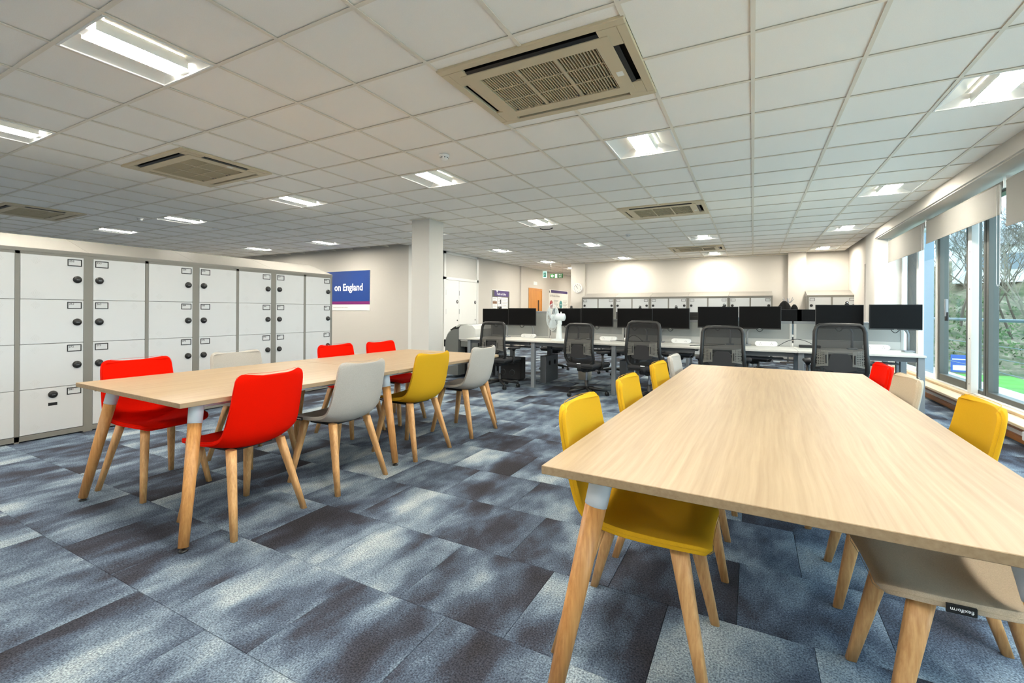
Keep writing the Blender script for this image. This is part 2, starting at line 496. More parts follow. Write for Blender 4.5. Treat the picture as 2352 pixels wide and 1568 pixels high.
# walls
boxst('wall_back', -4.68, .80, YB, YB+.2, 0, CE+.36, M_wall)
boxst('wall_back_bay', 1.18, 2.4, YB+.12, YB+.3, 0, CE+.36, M_wall)
boxst('wall_column_back', .80, 1.18, YB-.12, YB+.3, 0, CE+.36, M_wall)
boxst('wall_column_clock', -5.14, -4.68, YB-.05, YB+6.6, 0, CE+.36, M_wall)
boxst('wall_left', XW-.2, XW, YP+.2, YB+.2, 0, CE+.36, M_wall)
boxst('wall_column_left', XW-.2, XW+.06, 14.30, 14.56, 0, CE+.36, M_wall)
boxst('wall_corridor', XW-.2, XW-.02, 14.2, 21, 0, CE+.36, M_wall)
boxst('wall_corridor_end', XW, -4.9, 20.8, 21, 0, CE+.36, M_wall)
boxst('wall_poster', XL, XW-.05, YP, YP+.2, 0, CE+.36, M_wall)
boxst('trim_1', XW-.12, XW+.012, YP-.012, YP+.25, 0, CE, M_trim)
boxst('wall_far_left', XL-.2, XL, YF, YP+.2, 0, CE+.36, M_wall)
boxst('wall_front', XL-.2, 2.4, YF-.2, YF, 0, CE+.36, M_wall)
boxst('wall_pillar', -5.14, -4.77, 6.24, 6.64, 0, CE+.01, M_wallc, .004)
boxst('wall_pillar_far', -13.9, -13.4, 6.5, 6.95, 0, CE+.01, M_wallc)
boxst('baseboard_poster', XL, XW-.1, YP-.015, YP, 0, .1, M_trim)
boxst('baseboard_back', -4.68, .80, YB-.015, YB, 0, .1, M_trim)
# pillar ceiling trim
t = MB()
for x0, x1, y0, y1 in ((-5.17, -4.74, 6.21, 6.24), (-5.17, -4.74, 6.64, 6.67), (-5.17, -5.14, 6.24, 6.64), (-4.77, -4.74, 6.24, 6.64)):
    t.box(x0, x1, y0, y1, CE-.006, CE)
struct(t.build('trim_2', M_grid))
# shadow-gap trim along the back wall
boxst('trim_3', -4.68, .80, YB-.03, YB, CE-.03, CE-.004, M_grid)

# right wall (window side)
boxst('wall_right_bulkhead', 2.0, 2.62, YF, 10.95, 2.6, CE+.36, M_wall)
boxst('wall_right_pier', 2.0, 2.62, 10.95, 11.75, 0, CE+.36, M_wallc)
boxst('wall_right_lintel', 2.1, 2.62, 11.75, 12.45, 2.25, CE+.36, M_wall)
boxst('wall_right_rear', 2.1, 2.62, 12.45, YB+.3, 0, CE+.36, M_wall)
boxst('wall_right_upstand', 2.22, 2.62, YF, 10.95, 0, .17, M_wallc)
boxst('wall_right_under', 2.1, 2.62, 11.75, 12.45, 0, .5, M_wall)
boxst('wall_right_near', 2.0, 2.62, YF, -.6, .17, 2.6, M_wall)

# ------------------------------------------------------------------ ceiling lights
LZ = .002
def ceiling_light(label, x, y):
    t = thing('ceiling_light', label, 'ceiling light', (x, y, CE), 0, 'recessed square ceiling lights')
    f = MB(); h = .288
    for x0, x1, y0, y1 in ((-h, h, -h, -h+.012), (-h, h, h-.012, h), (-h, -h+.012, -h+.012, h-.012), (h-.012, h, -h+.012, h-.012)):
        f.box(x0, x1, y0, y1, -.004, .02)
    link('frame', f.mesh('light_frame'), M_white, t)
    r = MB(); a = .276; d = .075
    lo = [(-a, -a, .004), (a, -a, .004), (a, a, .004), (-a, a, .004)]
    hi = [(-.13, -.21, d), (.13, -.21, d), (.13, .21, d), (-.13, .21, d)]
    for i in range(4):
        j = (i+1) % 4; r.quad(lo[i], lo[j], hi[j], hi[i])
    r.quad(*hi)
    link('reflector', r.mesh('light_reflector'), M_refl, t)
    d = MB()
    d.box(-.085, .085, -.24, .24, LZ, LZ+.012, .004, 2)
    link('diffuser', d.mesh('light_diffuser'), M_lamp, t)
    for s in (-1, 1):
        sh = MB().box(s*.089-.003, s*.089+.003, -.24, .24, LZ+.001, .07)  # shield added to keep the diffuser's light off the reflector
        link('side_shield', sh.mesh('light_shield'), M_refl, t)
    for s in (-1, 1):
        e = MB().box(-.05, .05, s*.258-.012, s*.258+.012, .004, .04, .003, 1)
        link('lamp_holder', e.mesh('light_holder'), M_white, t)
    b = MB().box(-.285, .285, -.285, .285, .08, .1)
    link('housing', b.mesh('light_housing'), M_white, t)
    return t
LLAB = {
 (-6, -3): 'largest ceiling light, near the top corner above the red chairs',
 (-10, -3): 'ceiling light above the lockers, cut by the picture edge',
 (-2, 2): 'ceiling light beyond the big air conditioner, above the oak table',
 (2, 2): 'ceiling light nearest the blinds, cut by the picture edge',
 (-6, 2): 'ceiling light just past the smoke detector',
 (-10, 2): 'ceiling light straight past the brown air conditioner over the lockers',
 (-15, 2): 'first of three small lights past the lockers, nearest the blank disc',
 (-19, 2): 'middle of three small lights low over the lockers',
 (-24, 2): 'smallest of three lights low over the lockers',
 (2, 7): 'second ceiling light along the window bulkhead',
 (-6, 7): 'ceiling light beside the small hook past the pillar',
 (-10, 7): 'ceiling light almost hidden behind the white pillar',
 (-15, 7): 'ceiling light above the blue poster',
 (-19, 7): 'ceiling light between the blue poster and the far pillar',
 (-24, 7): 'ceiling light just above the locker tops at the far pillar',
 (-6, 12): 'ceiling light above the second pair of monitors, past the hook',
 (-10, 12): 'ceiling light above the white riser cupboard',
 (-2, 12): 'ceiling light just before the farthest air conditioner',
 (2, 12): 'third ceiling light along the window bulkhead',
 (-6, 17): 'ceiling light washing the back wall beside the clock',
 (-10, 17): 'ceiling light in front of the lit exit sign',
 (-2, 17): 'ceiling light behind the farthest air conditioner',
 (2, 17): 'farthest ceiling light by the window, over the single locker unit',
 (-10, 21): 'ceiling light inside the corridor, cut by the clock column'}
CL = None
for a, b in LIGHTS:
    lab = LLAB.get((a, b), 'ceiling light %s, %s' % ({2: 'beside the windows', -2: 'over the gap between tables', -6: 'over the red chairs', -10: 'over the locker fronts', -15: 'just past the locker backs', -19: 'midway to the far wall', -24: 'close to the far wall'}[a],
                  {-3: 'outside the picture level with the tables', -8: 'outside the picture behind the viewer', 26: 'added unseen deep in the corridor'}.get(b, 'beyond')))
    if CL is None: CL = ceiling_light(lab, gx(a+.5), gy(b+.5))
    else: dup(CL, (gx(a+.5), gy(b+.5), CE), 0, lab)

# ------------------------------------------------------------------ ceiling air conditioners
def air_con(label, x, y):
    t = thing('air_conditioner', label, 'air conditioner', (x, y, CE), 0, 'ceiling cassette air conditioners')
    X, Y = .605, .475
    f = MB()
    # outer panel: ring with slots on all four sides around the grille
    gx_, gy_ = .40, .27
    sl = .05
    ring = [(-X, X, -Y, -Y+.055), (-X, X, Y-.055, Y), (-X, -X+.055, -Y+.055, Y-.055), (X-.055, X, -Y+.055, Y-.055)]
    for r in ring: f.box(*r, -.012, .01, .004, 1)
    # band between slots and grille, corners
    y1, y2 = Y-.055, Y-.055-sl-.012
    x1, x2 = X-.055, X-.055-sl-.012
    f.box(-x2, x2, -y2, -gy_, -.018, .0); f.box(-x2, x2, gy_, y2, -.018, .0)
    f.box(-x2, -gx_, -gy_, gy_, -.018, .0); f.box(gx_, x2, -gy_, gy_, -.018, .0)
    for sx in (-1, 1):
        for sy in (-1, 1):
            a0, a1 = sorted((sx*x2, sx*x1)); b0, b1 = sorted((sy*y2, sy*y1)); f.box(a0, a1, b0, b1, -.013, .0)
            a0, a1 = sorted((sx*.44, sx*x2)); f.box(a0, a1, b0, b1, -.013, .0)
            a0, a1 = sorted((sx*x2, sx*x1)); b0, b1 = sorted((sy*.24, sy*y2)); f.box(a0, a1, b0, b1, -.013, .0)
    link('panel', f.mesh('ac_panel'), M_ac, t)
    v = MB().box(-X+.03, X-.03, -Y+.03, Y-.03, .05, .3)
    link('body', v.mesh('ac_body'), M_dark, t)
    w = MB()
    for s in (-1, 1):
        w.box(-.44, .44, s*y2-.002, s*y2+.002, -.012, .05); w.box(s*x2-.002, s*x2+.002, -.24, .24, -.012, .05)
    link('slot_lining', w.mesh('ac_lining'), M_dark, t)
    for i, (s, ax) in enumerate(((-1, 'y'), (1, 'y'), (-1, 'x'), (1, 'x'))):
        b = MB()
        if ax == 'y':
            q = [(s*(y2+.004), -.014), (s*(y2+.03), -.008), (s*(y2+.03), -.003), (s*(y2+.004), -.009)]
            b.prism(q, 'x', -.435, .435)
        else:
            q = [(s*(x2+.004), -.014), (s*(x2+.03), -.008), (s*(x2+.03), -.003), (s*(x2+.004), -.009)]
            b.prism(q, 'y', -.235, .235)
        link('louvre', b.mesh('ac_louvre'), M_black if (s == -1 and ax == 'y') or (s == 1 and ax == 'x') else M_ac, t)  # equal blades; shade on the viewer-side pair put into their colour as black
    gs = MB(); n = 42
    for i in range(n):
        xx = -gx_+(i+.5)*2*gx_/n
        gs.box(xx-.0026, xx+.0026, -gy_, gy_, -.012, .010)
    o = link('grille_slats', gs.mesh('ac_slats'), M_ac2, t); o['kind'] = 'stuff'
    d = MB()
    for xx in (-.1333, .1333): d.box(xx-.012, xx+.012, -gy_, gy_, -.0145, .012)
    for yy in (-.09, .09): d.box(-gx_, gx_, yy-.003, yy+.003, -.015, -.008)
    link('grille_bars', d.mesh('ac_bars'), M_ac2, t)
    k = MB()
    for xx in (-.37, -.16, -.11, .11, .16, .37): k.box(xx-.006, xx+.006, gy_-.03, gy_-.012, -.017, -.0145)
    link('catch', k.mesh('ac_catch'), M_black, t)
    st = MB().box(gx_+.028, gx_+.07, .05, .11, -.0186, -.018)
    link('rating_label', st.mesh('ac_label'), M_paper, t)
    return t
A1 = air_con('largest air conditioner, a cream ceiling cassette above the gap between the tables', gx(-2), gy(-.03))
dup(A1, (gx(-9), gy(-.03), CE), 0, 'brown-looking cassette air conditioner above the lockers')
dup(A1, (gx(-17), gy(.05), CE), 0, 'cassette air conditioner at the picture edge beyond the lockers')
dup(A1, (gx(-2), gy(7.5), CE), 0, 'cassette air conditioner above the office desks')
dup(A1, (gx(-2), gy(15.5), CE), 0, 'farthest and smallest cassette air conditioner, by the back wall')

# smoke detectors and small ceiling devices
def detector(label, x, y):
    t = thing('smoke_detector', label, 'smoke detector', (x, y, CE), 0, 'smoke detectors')
    link('base', MB().lathe([(0, 0), (.05, 0), (.05, -.012), (.042, -.02), (0, -.02)], 20).mesh('det_base'), M_white, t)
    link('sensor_head', MB().lathe([(.036, -.02), (.04, -.034), (.03, -.046), (.012, -.052), (0, -.053)], 20).mesh('det_head'), M_white, t)
    l = MB()
    for k in range(8):
        a = k*PI/4; l.box(.0365*math.cos(a)-.004, .0365*math.cos(a)+.004, .0365*math.sin(a)-.004, .0365*math.sin(a)+.004, -.034, -.024)
    link('smoke_inlet', l.mesh('det_vents'), M_black, t)
    return t
D1 = detector('round smoke detector beside the ceiling light past the big air conditioner', -2.71, 3.78)
dup(D1, (-9.13, 3.97, CE), 0, 'small smoke detector above the lockers')
dup(D1, (-2.20, 9.35, CE), 0, 'small white smoke detector above the desk monitors')
tag(MB().lathe([(0, 0), (.055, 0), (.05, -.012), (0, -.014)], 20).build('ceiling_disc', M_white, None, (-9.05, 5.18, CE)), 'flat blank disc on the ceiling past the lockers', 'ceiling disc')
tag(MB().box(-.07, .07, -.05, .05, -.012, 0, .003, 1).build('ceiling_vent_box', M_alu, None, (-1.07, 10.3, CE)), 'small grey box on the ceiling before the far air conditioner', 'sensor')
tag(MB().tube([(-.12, 0, -.004), (-.06, 0, -.03), (.06, .02, -.028), (.12, .03, -.006)], .009, 6).build('ceiling_hook', M_black2, None, (-3.38, 7.95, CE)), 'small dark bent hook hanging from the ceiling past the pillar', 'hook')

# ------------------------------------------------------------------ lockers
def locker_parts(rowh, dw):
    P = {}
    P['door'] = MB().box(-dw/2, dw/2, -.018, 0, -rowh/2+.002, rowh/2-.002, .002, 1).mesh('locker_door')
    P['lock'] = MB().lathe([(.034, 0), (.034, .010), (.030, .020), (.012, .023), (0, .023)], 18, Matrix.Rotation(PI/2, 4, 'X')).mesh('lock')
    fr = MB()
    w, h, b = .054, .033, .0075
    for x0, x1, z0, z1 in ((-w, w, h-b, h), (-w, w, -h, -h+b), (-w, -w+b, -h+b, h-b), (w-b, w, -h+b, h-b)):
        fr.box(x0, x1, -.004, 0, z0, z1, .001, 1)
    P['label_frame'] = fr.mesh('label_frame')
    v = MB()
    for cz in (rowh/2-.055, -rowh/2+.055):
        for i in range(6):
            for j in range(6):
                x = (i-j)*.0062; z = cz+(i+j-5)*.0062
                v.quad((x-.0016, -.0004, z), (x, -.0004, z-.0016), (x+.0016, -.0004, z), (x, -.0004, z+.0016))
    P['vent_holes'] = v.mesh('vent_holes')
    P['slot'] = MB().box(-.032, .032, -.003, 0, -.014, .014, .002, 1).mesh('slot')
    P['dial'] = MB().box(-.012, .012, -.0205, -.018, .0, .004).mesh('dial')
    return P
M_hole = mat('hole_grey', (168, 166, 162), .8)
for nm in ():
    pass
def locker(label, loc, rz, height, rise, nums, detail, group, seed_rows=4):
    """unit 1.0 m wide, front face at local y=0 looking to -y, body to y=.5"""
    t = thing('locker_unit', label, 'locker', loc, rz, group)
    Wd = 1.0; top = height; rowh = (top-.115)/4
    b = MB()
    b.box(0, Wd, .004, .5, 0.02, top-.03)                 # carcass
    b.box(0, .036, -.016, .02, .0, top-.02); b.box(Wd-.036, Wd, -.016, .02, 0, top-.02)
    b.box(Wd/2-.016, Wd/2+.016, -.016, .02, .0, top-.02)
    b.box(.036, Wd-.036, -.016, .02, 0.012, .058); b.box(.036, Wd-.036, -.016, .02, top-.058, top-.02)
    b.build('carcass', M_lock_body, t)
    tp = MB(); tp.prism([(-.02, top-.02), (-.02, top), (.5, top+rise), (.5, top-.02)], 'x', .001, Wd-.001)
    tp.build('sloping_top', M_lock_top, t)
    MB().box(.0, Wd, -.0205, -.014, top-.032, top-.006).build('top_rail', M_lock_body, t)
    MB().box(.01, Wd-.01, .03, .48, 0, .02).build('plinth', M_black2, t)
    dw = Wd/2-.056
    P = LP[(round(rowh, 3), dw)] if (round(rowh, 3), dw) in LP else LP.setdefault((round(rowh, 3), dw), locker_parts(rowh, dw))
    for c in range(2):
        cx = .037+dw/2+.001 if c == 0 else Wd-.037-dw/2-.001
        side = -1 if c == 0 else 1
        for r in range(4):
            zc = .06+rowh*(r+.5)
            d = link('door', P['door'], M_lock_door, t); d.location = (cx, 0, zc)
            if not detail and r != 3: continue
            lx = side*(dw/2-.068); lz = rowh/2-.052
            o = link('label_frame', P['label_frame'], M_black, d); o.location = (lx, -.018, lz)
            if detail: o = link('vent_holes', P['vent_holes'], M_hole, d); o.location = (-side*(dw/2-.10), -.018, 0)
            low = detail and r == 0
            o = link('lock', P['lock'], M_black, d); o.location = (side*(dw/2-.048) if not low else .0, -.018, -.008 if not low else rowh/2-.065)
            if detail:
                o2 = link('lock_dial', P['dial'], M_alu, d); o2.location = (o.location[0], -.0215, o.location[2]-.004)
            if low:
                o = link('card_slot', P['slot'], M_black, d); o.location = (0, -.018, rowh/2-.155)
            if detail and nums:
                n = nums[c]+10*(3-r)
                put_text('number', str(n), .026, M_ink, d, (lx-.042, -.0195, lz+.013), FACE_MY)
    return t
LP = {}
for k, (y0, lab) in enumerate(((1.06, 'locker unit at the picture edge, doors 252 to 282 with a card slot below'), (2.06, 'second locker unit, behind the near red chair, doors 253 and 254'),
                               (3.06, 'third locker unit, behind the pale chair, doors 255 and 256'), (4.06, 'end locker unit nearest the blue poster, doors 257 and 258'))):
    locker(lab, (-5.75, y0, 0), PI/2, 1.75, .17, (251+2*k, 252+2*k), True, 'white lockers with grey frames along the open floor')
for k, lab in enumerate(('back wall locker unit nearest the clock', 'second back wall locker unit from the clock', 'middle back wall locker unit',
                         'fourth back wall locker unit from the clock', 'back wall locker unit nearest the coat stand')):
    locker(lab, (-4.58+1.005*k, 13.6, 0), 0, 1.635, .13, None, False, 'lockers along the back wall')
locker('single locker unit standing alone in the bay by the small window', (1.17, 13.6, 0), 0, 1.635, .13, None, False, 'lockers along the back wall')

# ------------------------------------------------------------------ oak meeting tables
def oak_table(label, loc, rz, Wt, Lt, split):
    t = thing('meeting_table', label, 'table', loc, rz, 'oak meeting tables')
    Zt = .74
    for y0, y1 in (((-Lt/2, -.0008), (.0008, Lt/2)) if split else ((-Lt/2, Lt/2),)):
        MB().box(-Wt/2, Wt/2, y0, y1, Zt-.025, Zt, .0015, 1).build('tabletop', M_oak, t)
    fr = MB()
    for s in (-1, 1): fr.box(s*(Wt/2-.17)-.02, s*(Wt/2-.17)+.02, -Lt/2+.16, Lt/2-.16, Zt-.065, Zt-.025, .003, 1)
    for yy in (-Lt/2+.16, 0, Lt/2-.16): fr.box(-Wt/2+.17, Wt/2-.17, yy-.02, yy+.02, Zt-.065, Zt-.025, .003, 1)
    fr.build('underframe', M_collar, t)
    for sx in (-1, 1):
        for ky in (-1, 0, 1):
            fx, fy = sx*(Wt/2-.025), ky*(Lt/2-.03)
            tx, ty = sx*(Wt/2-.145), ky*(Lt/2-.15)
            F, T = Vector((fx, fy, .02)), Vector((tx, ty, Zt-.026))
            sp = F+(T-F)*.84
            d = (T-F).normalized()
            MB().tube([F, F+(sp-F)*.5, sp], [.024, .029, .033], 20).build('leg', M_leg, t, smooth=False)
            MB().tube([sp-d*.001, T], [.0345, .036], 24).build('collar', M_collar, t)
            c = MB().lathe([(0, 0), (.02, 0), (.022, .004), (.012, .011), (.008, .012), (.008, .022), (0, .022)], 14)
            c.build('foot', M_black, t, (fx, fy, 0))
    return t
oak_table('near oak table with the empty wide top, cut by the picture edge', (.09, 2.83, 0), math.radians(-1.4), 1.21, 3.14, False)
oak_table('oak table by the lockers with red, grey and yellow chairs', (-3.04, 2.79, 0), math.radians(-1.6), 1.26, 3.07, True)

# ------------------------------------------------------------------ felt chairs
def chair_shell():
    # profile: x (front +), z, half width, edge lift forward/up
    prof = [(.236, .436, .165), (.232, .446, .195), (.215, .452, .214), (.17, .452, .226), (.09, .446, .232), (.0, .438, .236), (-.08, .436, .238),
            (-.14, .444, .239), (-.185, .468, .238), (-.212, .508, .235), (-.228, .565, .231), (-.240, .63, .226), (-.252, .70, .221), (-.263, .765, .219),
            (-.272, .815, .215), (-.276, .836, .203), (-.277, .843, .182)]
    nu = 12
    bm = bmesh.new(); rows = []
    n = len(prof)
    for i, (x, z, w) in enumerate(prof):
        a = prof[max(0, i-1)]; b = prof[min(n-1, i+1)]
        tx, tz = b[0]-a[0], b[1]-a[1]; l = math.hypot(tx, tz); nx, nz = tz/l, -tx/l    # normal towards sitter
        if nz < 0 and nx < 0: nx, nz = -nx, -nz
        f = i/(n-1)
        c = .010+.052*math.exp(-((f-.50)/.22)**2)+.085*max(0, f-.55)
        row = []
        for j in range(nu+1):
            u = -1+2*j/nu
            k = c*abs(u)**2.4
            row.append(bm.verts.new((x+nx*k, u*w, z+nz*k)))
        rows.append(row)
    for A, B in zip(rows, rows[1:]):
        for j in range(nu): bm.faces.new((A[j], A[j+1], B[j+1], B[j]))
    me = bpy.data.meshes.new('shell'); bm.to_mesh(me); bm.free()
    o = bpy.data.objects.new('shell', me); COL.objects.link(o)
    s = o.modifiers.new('s', 'SOLIDIFY'); s.thickness = .026; s.offset = 0
    b = o.modifiers.new('b', 'BEVEL'); b.width = .008; b.segments = 2; b.limit_method = 'ANGLE'; b.angle_limit = 1.0
    d = o.modifiers.new('d', 'SUBSURF'); d.levels = 1; d.render_levels = 1
    me = bake(o); bpy.data.objects.remove(o)
    for p in me.polygons: p.use_smooth = True
    # edge seam: the rim line of the shell
    rim = [v for v in rows_edge(prof, nu)]
    sm = MB().tube(rim, .0009, 5, closed=True).mesh('seam')
    return me, sm
def rows_edge(prof, nu):
    pts = []; n = len(prof)
    def P(i, u):
        x, z, w = prof[i]
        a = prof[max(0, i-1)]; b = prof[min(n-1, i+1)]
        tx, tz = b[0]-a[0], b[1]-a[1]; l = math.hypot(tx, tz); nx, nz = tz/l, -tx/l
        if nz < 0 and nx < 0: nx, nz = -nx, -nz
        f = i/(n-1); c = .010+.052*math.exp(-((f-.50)/.22)**2)+.085*max(0, f-.55)
        k = c*abs(u)**2.4
        s = (w+.0008)/w
        return Vector((x+nx*k, u*w*s, z+nz*k))
    for i in range(n): pts.append(P(i, 1))
    for j in range(1, nu): pts.append(P(n-1, 1-2*j/nu)+Vector((0, 0, .0125)))
    for i in range(n-1, -1, -1): pts.append(P(i, -1))
    for j in range(1, nu): pts.append(P(0, -1+2*j/nu)+Vector((.0125, 0, 0)))
    return pts
SHELL, SEAM = chair_shell()
FELT = {}
for k, m in (('red', M_red), ('yellow', M_yel), ('grey', M_gry), ('beige', M_bge)):
    s = SHELL.copy(); s.materials.clear(); s.materials.append(m)
    q = SEAM.copy(); q.materials.clear(); q.materials.append(mat('seam_'+k, {'red': (200, 18, 0), 'yellow': (186, 142, 14), 'grey': (172, 167, 158), 'beige': (180, 166, 142)}[k], .9))
    FELT[k] = {'shell': s, 'seam': q}
def leg_mesh(front, side):
    """tapered leg with soft square section"""
    if front: T, F = Vector((.150, side*.150, .436)), Vector((.238, side*.205, 0))
    else: T, F = Vector((-.120, side*.155, .438)), Vector((-.246, side*.226, 0))
    m = MB(); rings = []
    for i, f in enumerate((0, .25, .6, 1)):
        p = T+(F-T)*f
        wx = .030-.014*f; wy = .0205-.0055*f
        ring = []
        for k in range(16):
            a = 2*PI*(k+.5)/16; ca, sa = math.cos(a), math.sin(a)
            e = .55
            ring.append(m.bm.verts.new((p.x+wx*math.copysign(abs(ca)**e, ca), p.y+wy*math.copysign(abs(sa)**e, sa), p.z)))
        rings.append(ring)
    for A, B in zip(rings, rings[1:]):
        for k in range(16): m.bm.faces.new((A[k], A[(k+1) % 16], B[(k+1) % 16], B[k])).smooth = True
    m.bm.faces.new(rings[0]); m.bm.faces.new(rings[-1][::-1])
    me = m.mesh('leg'); me.materials.append(M_leg2); return me
def felt_chair(label, loc, rz, kind):
    t = thing('felt_chair', label, 'chair', loc, rz, 'felt shell chairs at the oak tables')
    link('shell', FELT[kind]['shell'], None, t); link('seam', FELT[kind]['seam'], None, t)
    for f in (1, 0):
        for s in (-1, 1): link('leg', leg_mesh(f, s), None, t)
    bk = MB().box(-.09, .13, -.13, .13, .414, .428, .003, 1); bk.build('seat_bracket', M_black2, t)
    tg = MB().box(.072, .130, .2390, .2450, .455, .477, .0005, 1); tg.build('brand_tag', M_black, t)
    put_text('tag_lettering', 'flexiform', .0125, M_textw, t, (.101, .2456, .4660), (-PI/2, 0, 0), 'CENTER')
    put = tg
    return t
FC = None
def fchair(kind, x, y, rz, label):
    global FC
    if FC is None:
        FC = felt_chair(label, (x, y, 0), rz, kind); return FC
    return dup(FC, (x, y, 0), rz, label, None, FELT[kind])
d2r = math.radians
# beside the lockers: seats facing +x, then seats facing -x
fchair('red', -3.57, 1.66, d2r(3), 'red chair at the table corner, back to the lockers, seat showing under the tabletop')
fchair('grey', -3.56, 2.36, d2r(2), 'pale grey chair with its back to the lockers')
fchair('red', -3.50, 3.34, d2r(-2), 'red chair in front of the end locker unit')
fchair('red', -3.46, 3.95, d2r(-1), 'red chair in front of the bare poster wall')
fchair('red', -2.62, 1.66, PI+d2r(4), 'near red chair with its broad back turned to the viewer')
fchair('grey', -2.60, 2.35, PI+d2r(1), 'grey chair between the red and the yellow chair, back to the viewer')
fchair('yellow', -2.59, 3.15, PI-d2r(2), 'yellow chair at the table by the lockers')
fchair('grey', -2.56, 3.93, PI-d2r(1), 'grey chair at the far table end, before the mesh chair')
fchair('yellow', -.36, 1.76, d2r(0), 'nearest yellow chair, seat and legs showing beneath the tabletop corner')
fchair('yellow', -.345, 2.50, d2r(1), 'second yellow chair of three along the open side of the near table')
fchair('yellow', -.322, 3.28, d2r(-1), 'farthest yellow chair, beside the pale chair at the near table')
fchair('grey', -.31, 3.93, 0, 'small pale chair at the far end of the near table')
fchair('beige', .55, 1.80, PI+d2r(2), 'beige chair with a black tag under the near table, cut by the picture edge')
fchair('yellow', .555, 2.52, PI+d2r(-2), 'golden yellow chair by the window sill')
fchair('beige', .51, 3.30, PI+d2r(1), 'beige chair beside the silver desk leg')
fchair('red', .53, 3.97, PI, 'red chair back by the window, next to the mesh chair')

# ------------------------------------------------------------------ mesh task chairs
def task_chair(label, loc, rz):
    """faces +y locally"""
    t = thing('task_chair', label, 'office chair', loc, rz, 'black mesh task chairs')
    W = .225
    def side(s):
        return [(s*.175, -.165, 1.015), (s*.205, -.170, .995), (s*.22, -.178, .95), (s*.222, -.190, .86), (s*.226, -.205, .74), (s*.236, -.205, .63),
                (s*.238, -.185, .55), (s*.215, -.165, .49), (s*.17, -.155, .46)]
    R = side(1); L_ = side(-1)
    loop = R+[(.08, -.150, .448), (-.08, -.150, .448)]+L_[::-1]+[(-.08, -.158, 1.020), (.08, -.158, 1.020)]
    MB().tube(loop, .021, 10, closed=True).build('back_frame', M_black, t)
    m = MB(); rows = []
    for (a, b) in zip(L_, R):
        row = []
        for j in range(9):
            u = j/8; p = Vector(a).lerp(Vector(b), u); p.y -= .022*(1-(2*u-1)**2); row.append(m.bm.verts.new(p))
        rows.append(row)
    for A, B in zip(rows, rows[1:]):
        for j in range(8): m.bm.faces.new((A[j], A[j+1], B[j+1], B[j])).smooth = True
    m.build('mesh_back', M_mesh, t)
    # lower dark shell, lumbar bar and perforated grey pads
    lo = MB()
    lo.prism([(-.150, .585), (-.128, .62), (-.098, .66), (-.088, .715), (-.06, .732), (.06, .732), (.088, .715), (.098, .66), (.128, .62), (.150, .585), (.12, .562), (.05, .55), (-.05, .55), (-.12, .562)], 'y', -.232, -.222, .003)
    lo.build('lumbar_plate', M_black2, t)
    for s in (-1, 1):
        p = MB(); rows = []
        nx, nz = 7, 9
        vv = {}
        for i in range(nx+1):
            for j in range(nz+1):
                x = s*(.105+.108*i/nx); z = .605+.155*j/nz+(.015*(i/nx)**2)*(1 if j > nz/2 else -1)
                vv[i, j] = p.bm.verts.new((x, -.236+.03*(i/nx)**2, z))
        for i in range(nx):
            for j in range(nz):
                if 0 < i < nx and 0 < j < nz-0 and i >= 2:
                    a = [vv[i, j], vv[i+1, j], vv[i+1, j+1], vv[i, j+1]]
                    c = sum((q.co for q in a), Vector())/4
                    inn = [p.bm.verts.new(c+(q.co-c)*.45) for q in a]
                    for k in range(4): p.bm.faces.new((a[k], a[(k+1) % 4], inn[(k+1) % 4], inn[k]))
                else: p.bm.faces.new((vv[i, j], vv[i+1, j], vv[i+1, j+1], vv[i, j+1]))
        p.build('lumbar_pad', M_pad, t)
        h = MB().box(s*.125-.006, s*.125+.006, -.245, -.236, .63, .72, .003, 1); h.build('pad_lever', M_black, t)
    MB().box(-.03, .03, -.202, -.198, .463, .472).build('maker_label', M_textw, t)
    # spine, mechanism, seat
    MB().tube([(0, -.165, .46), (0, -.15, .41), (0, -.06, .375), (0, .02, .37)], [.05, .045, .045, .04], 10).build('spine', M_black2, t)
    MB().box(-.10, .10, -.11, .10, .345, .405, .02, 2).build('mechanism', M_black2, t)
    sc = MB(); sc.box(-.235, .235, -.19, .27, .415, .475, .028, 3)
    sc.build('seat', M_seatb, t, smooth=True)
    MB().box(-.22, .22, -.18, .25, .40, .42, .006, 1).build('seat_pan', M_black, t)
    for s in (-1, 1):
        a = MB()
        a.tube([(s*.16, .0, .395), (s*.25, .0, .40), (s*.268, .0, .43), (s*.268, -.005, .60)], [.018, .02, .02, .017], 8)
        a.build('arm_post', M_black, t)
        q = MB().box(s*.268-.043, s*.268+.043, -.11, .13, .615, .645, .013, 3); q.build('arm_pad', M_black2, t, smooth=True)
        MB().lathe([(.016, .585), (.034, .615)], 12, Matrix.Translation((s*.268, -.005, 0))).build('arm_cup', M_black, t)
    MB().lathe([(.015, .2), (.015, .35)], 12).build('gas_lift', M_chrome, t)
    MB().lathe([(.026, .10), (.026, .215), (.0, .215)], 14).build('lift_shroud', M_black, t)
    for k in range(5):
        a = 2*PI*k/5+PI/2+.25
        c, s = math.cos(a), math.sin(a)
        ar = MB().tube([(c*.02, s*.02, .105), (c*.16, s*.16, .09), (c*.29, s*.29, .072)], [.028, .022, .015], 8)
        arm = ar.build('base_arm', M_black, t)
        w = MB(); Mw = Matrix.Translation((c*.29, s*.29, .028)) @ Matrix.Rotation(a+.6, 4, 'Z') @ Matrix.Rotation(PI/2, 4, 'Y')
        for off in (-.016, .016): w.lathe([(0, off-.009), (.024, off-.009), (.028, off-.004), (.028, off+.004), (.024, off+.009), (0, off+.009)], 14, Mw)
        w.lathe([(.009, .0), (.009, .05)], 8, Matrix.Translation((c*.29, s*.29, .028)))
        w.build('caster', M_black, arm)
    return t
TCC = None
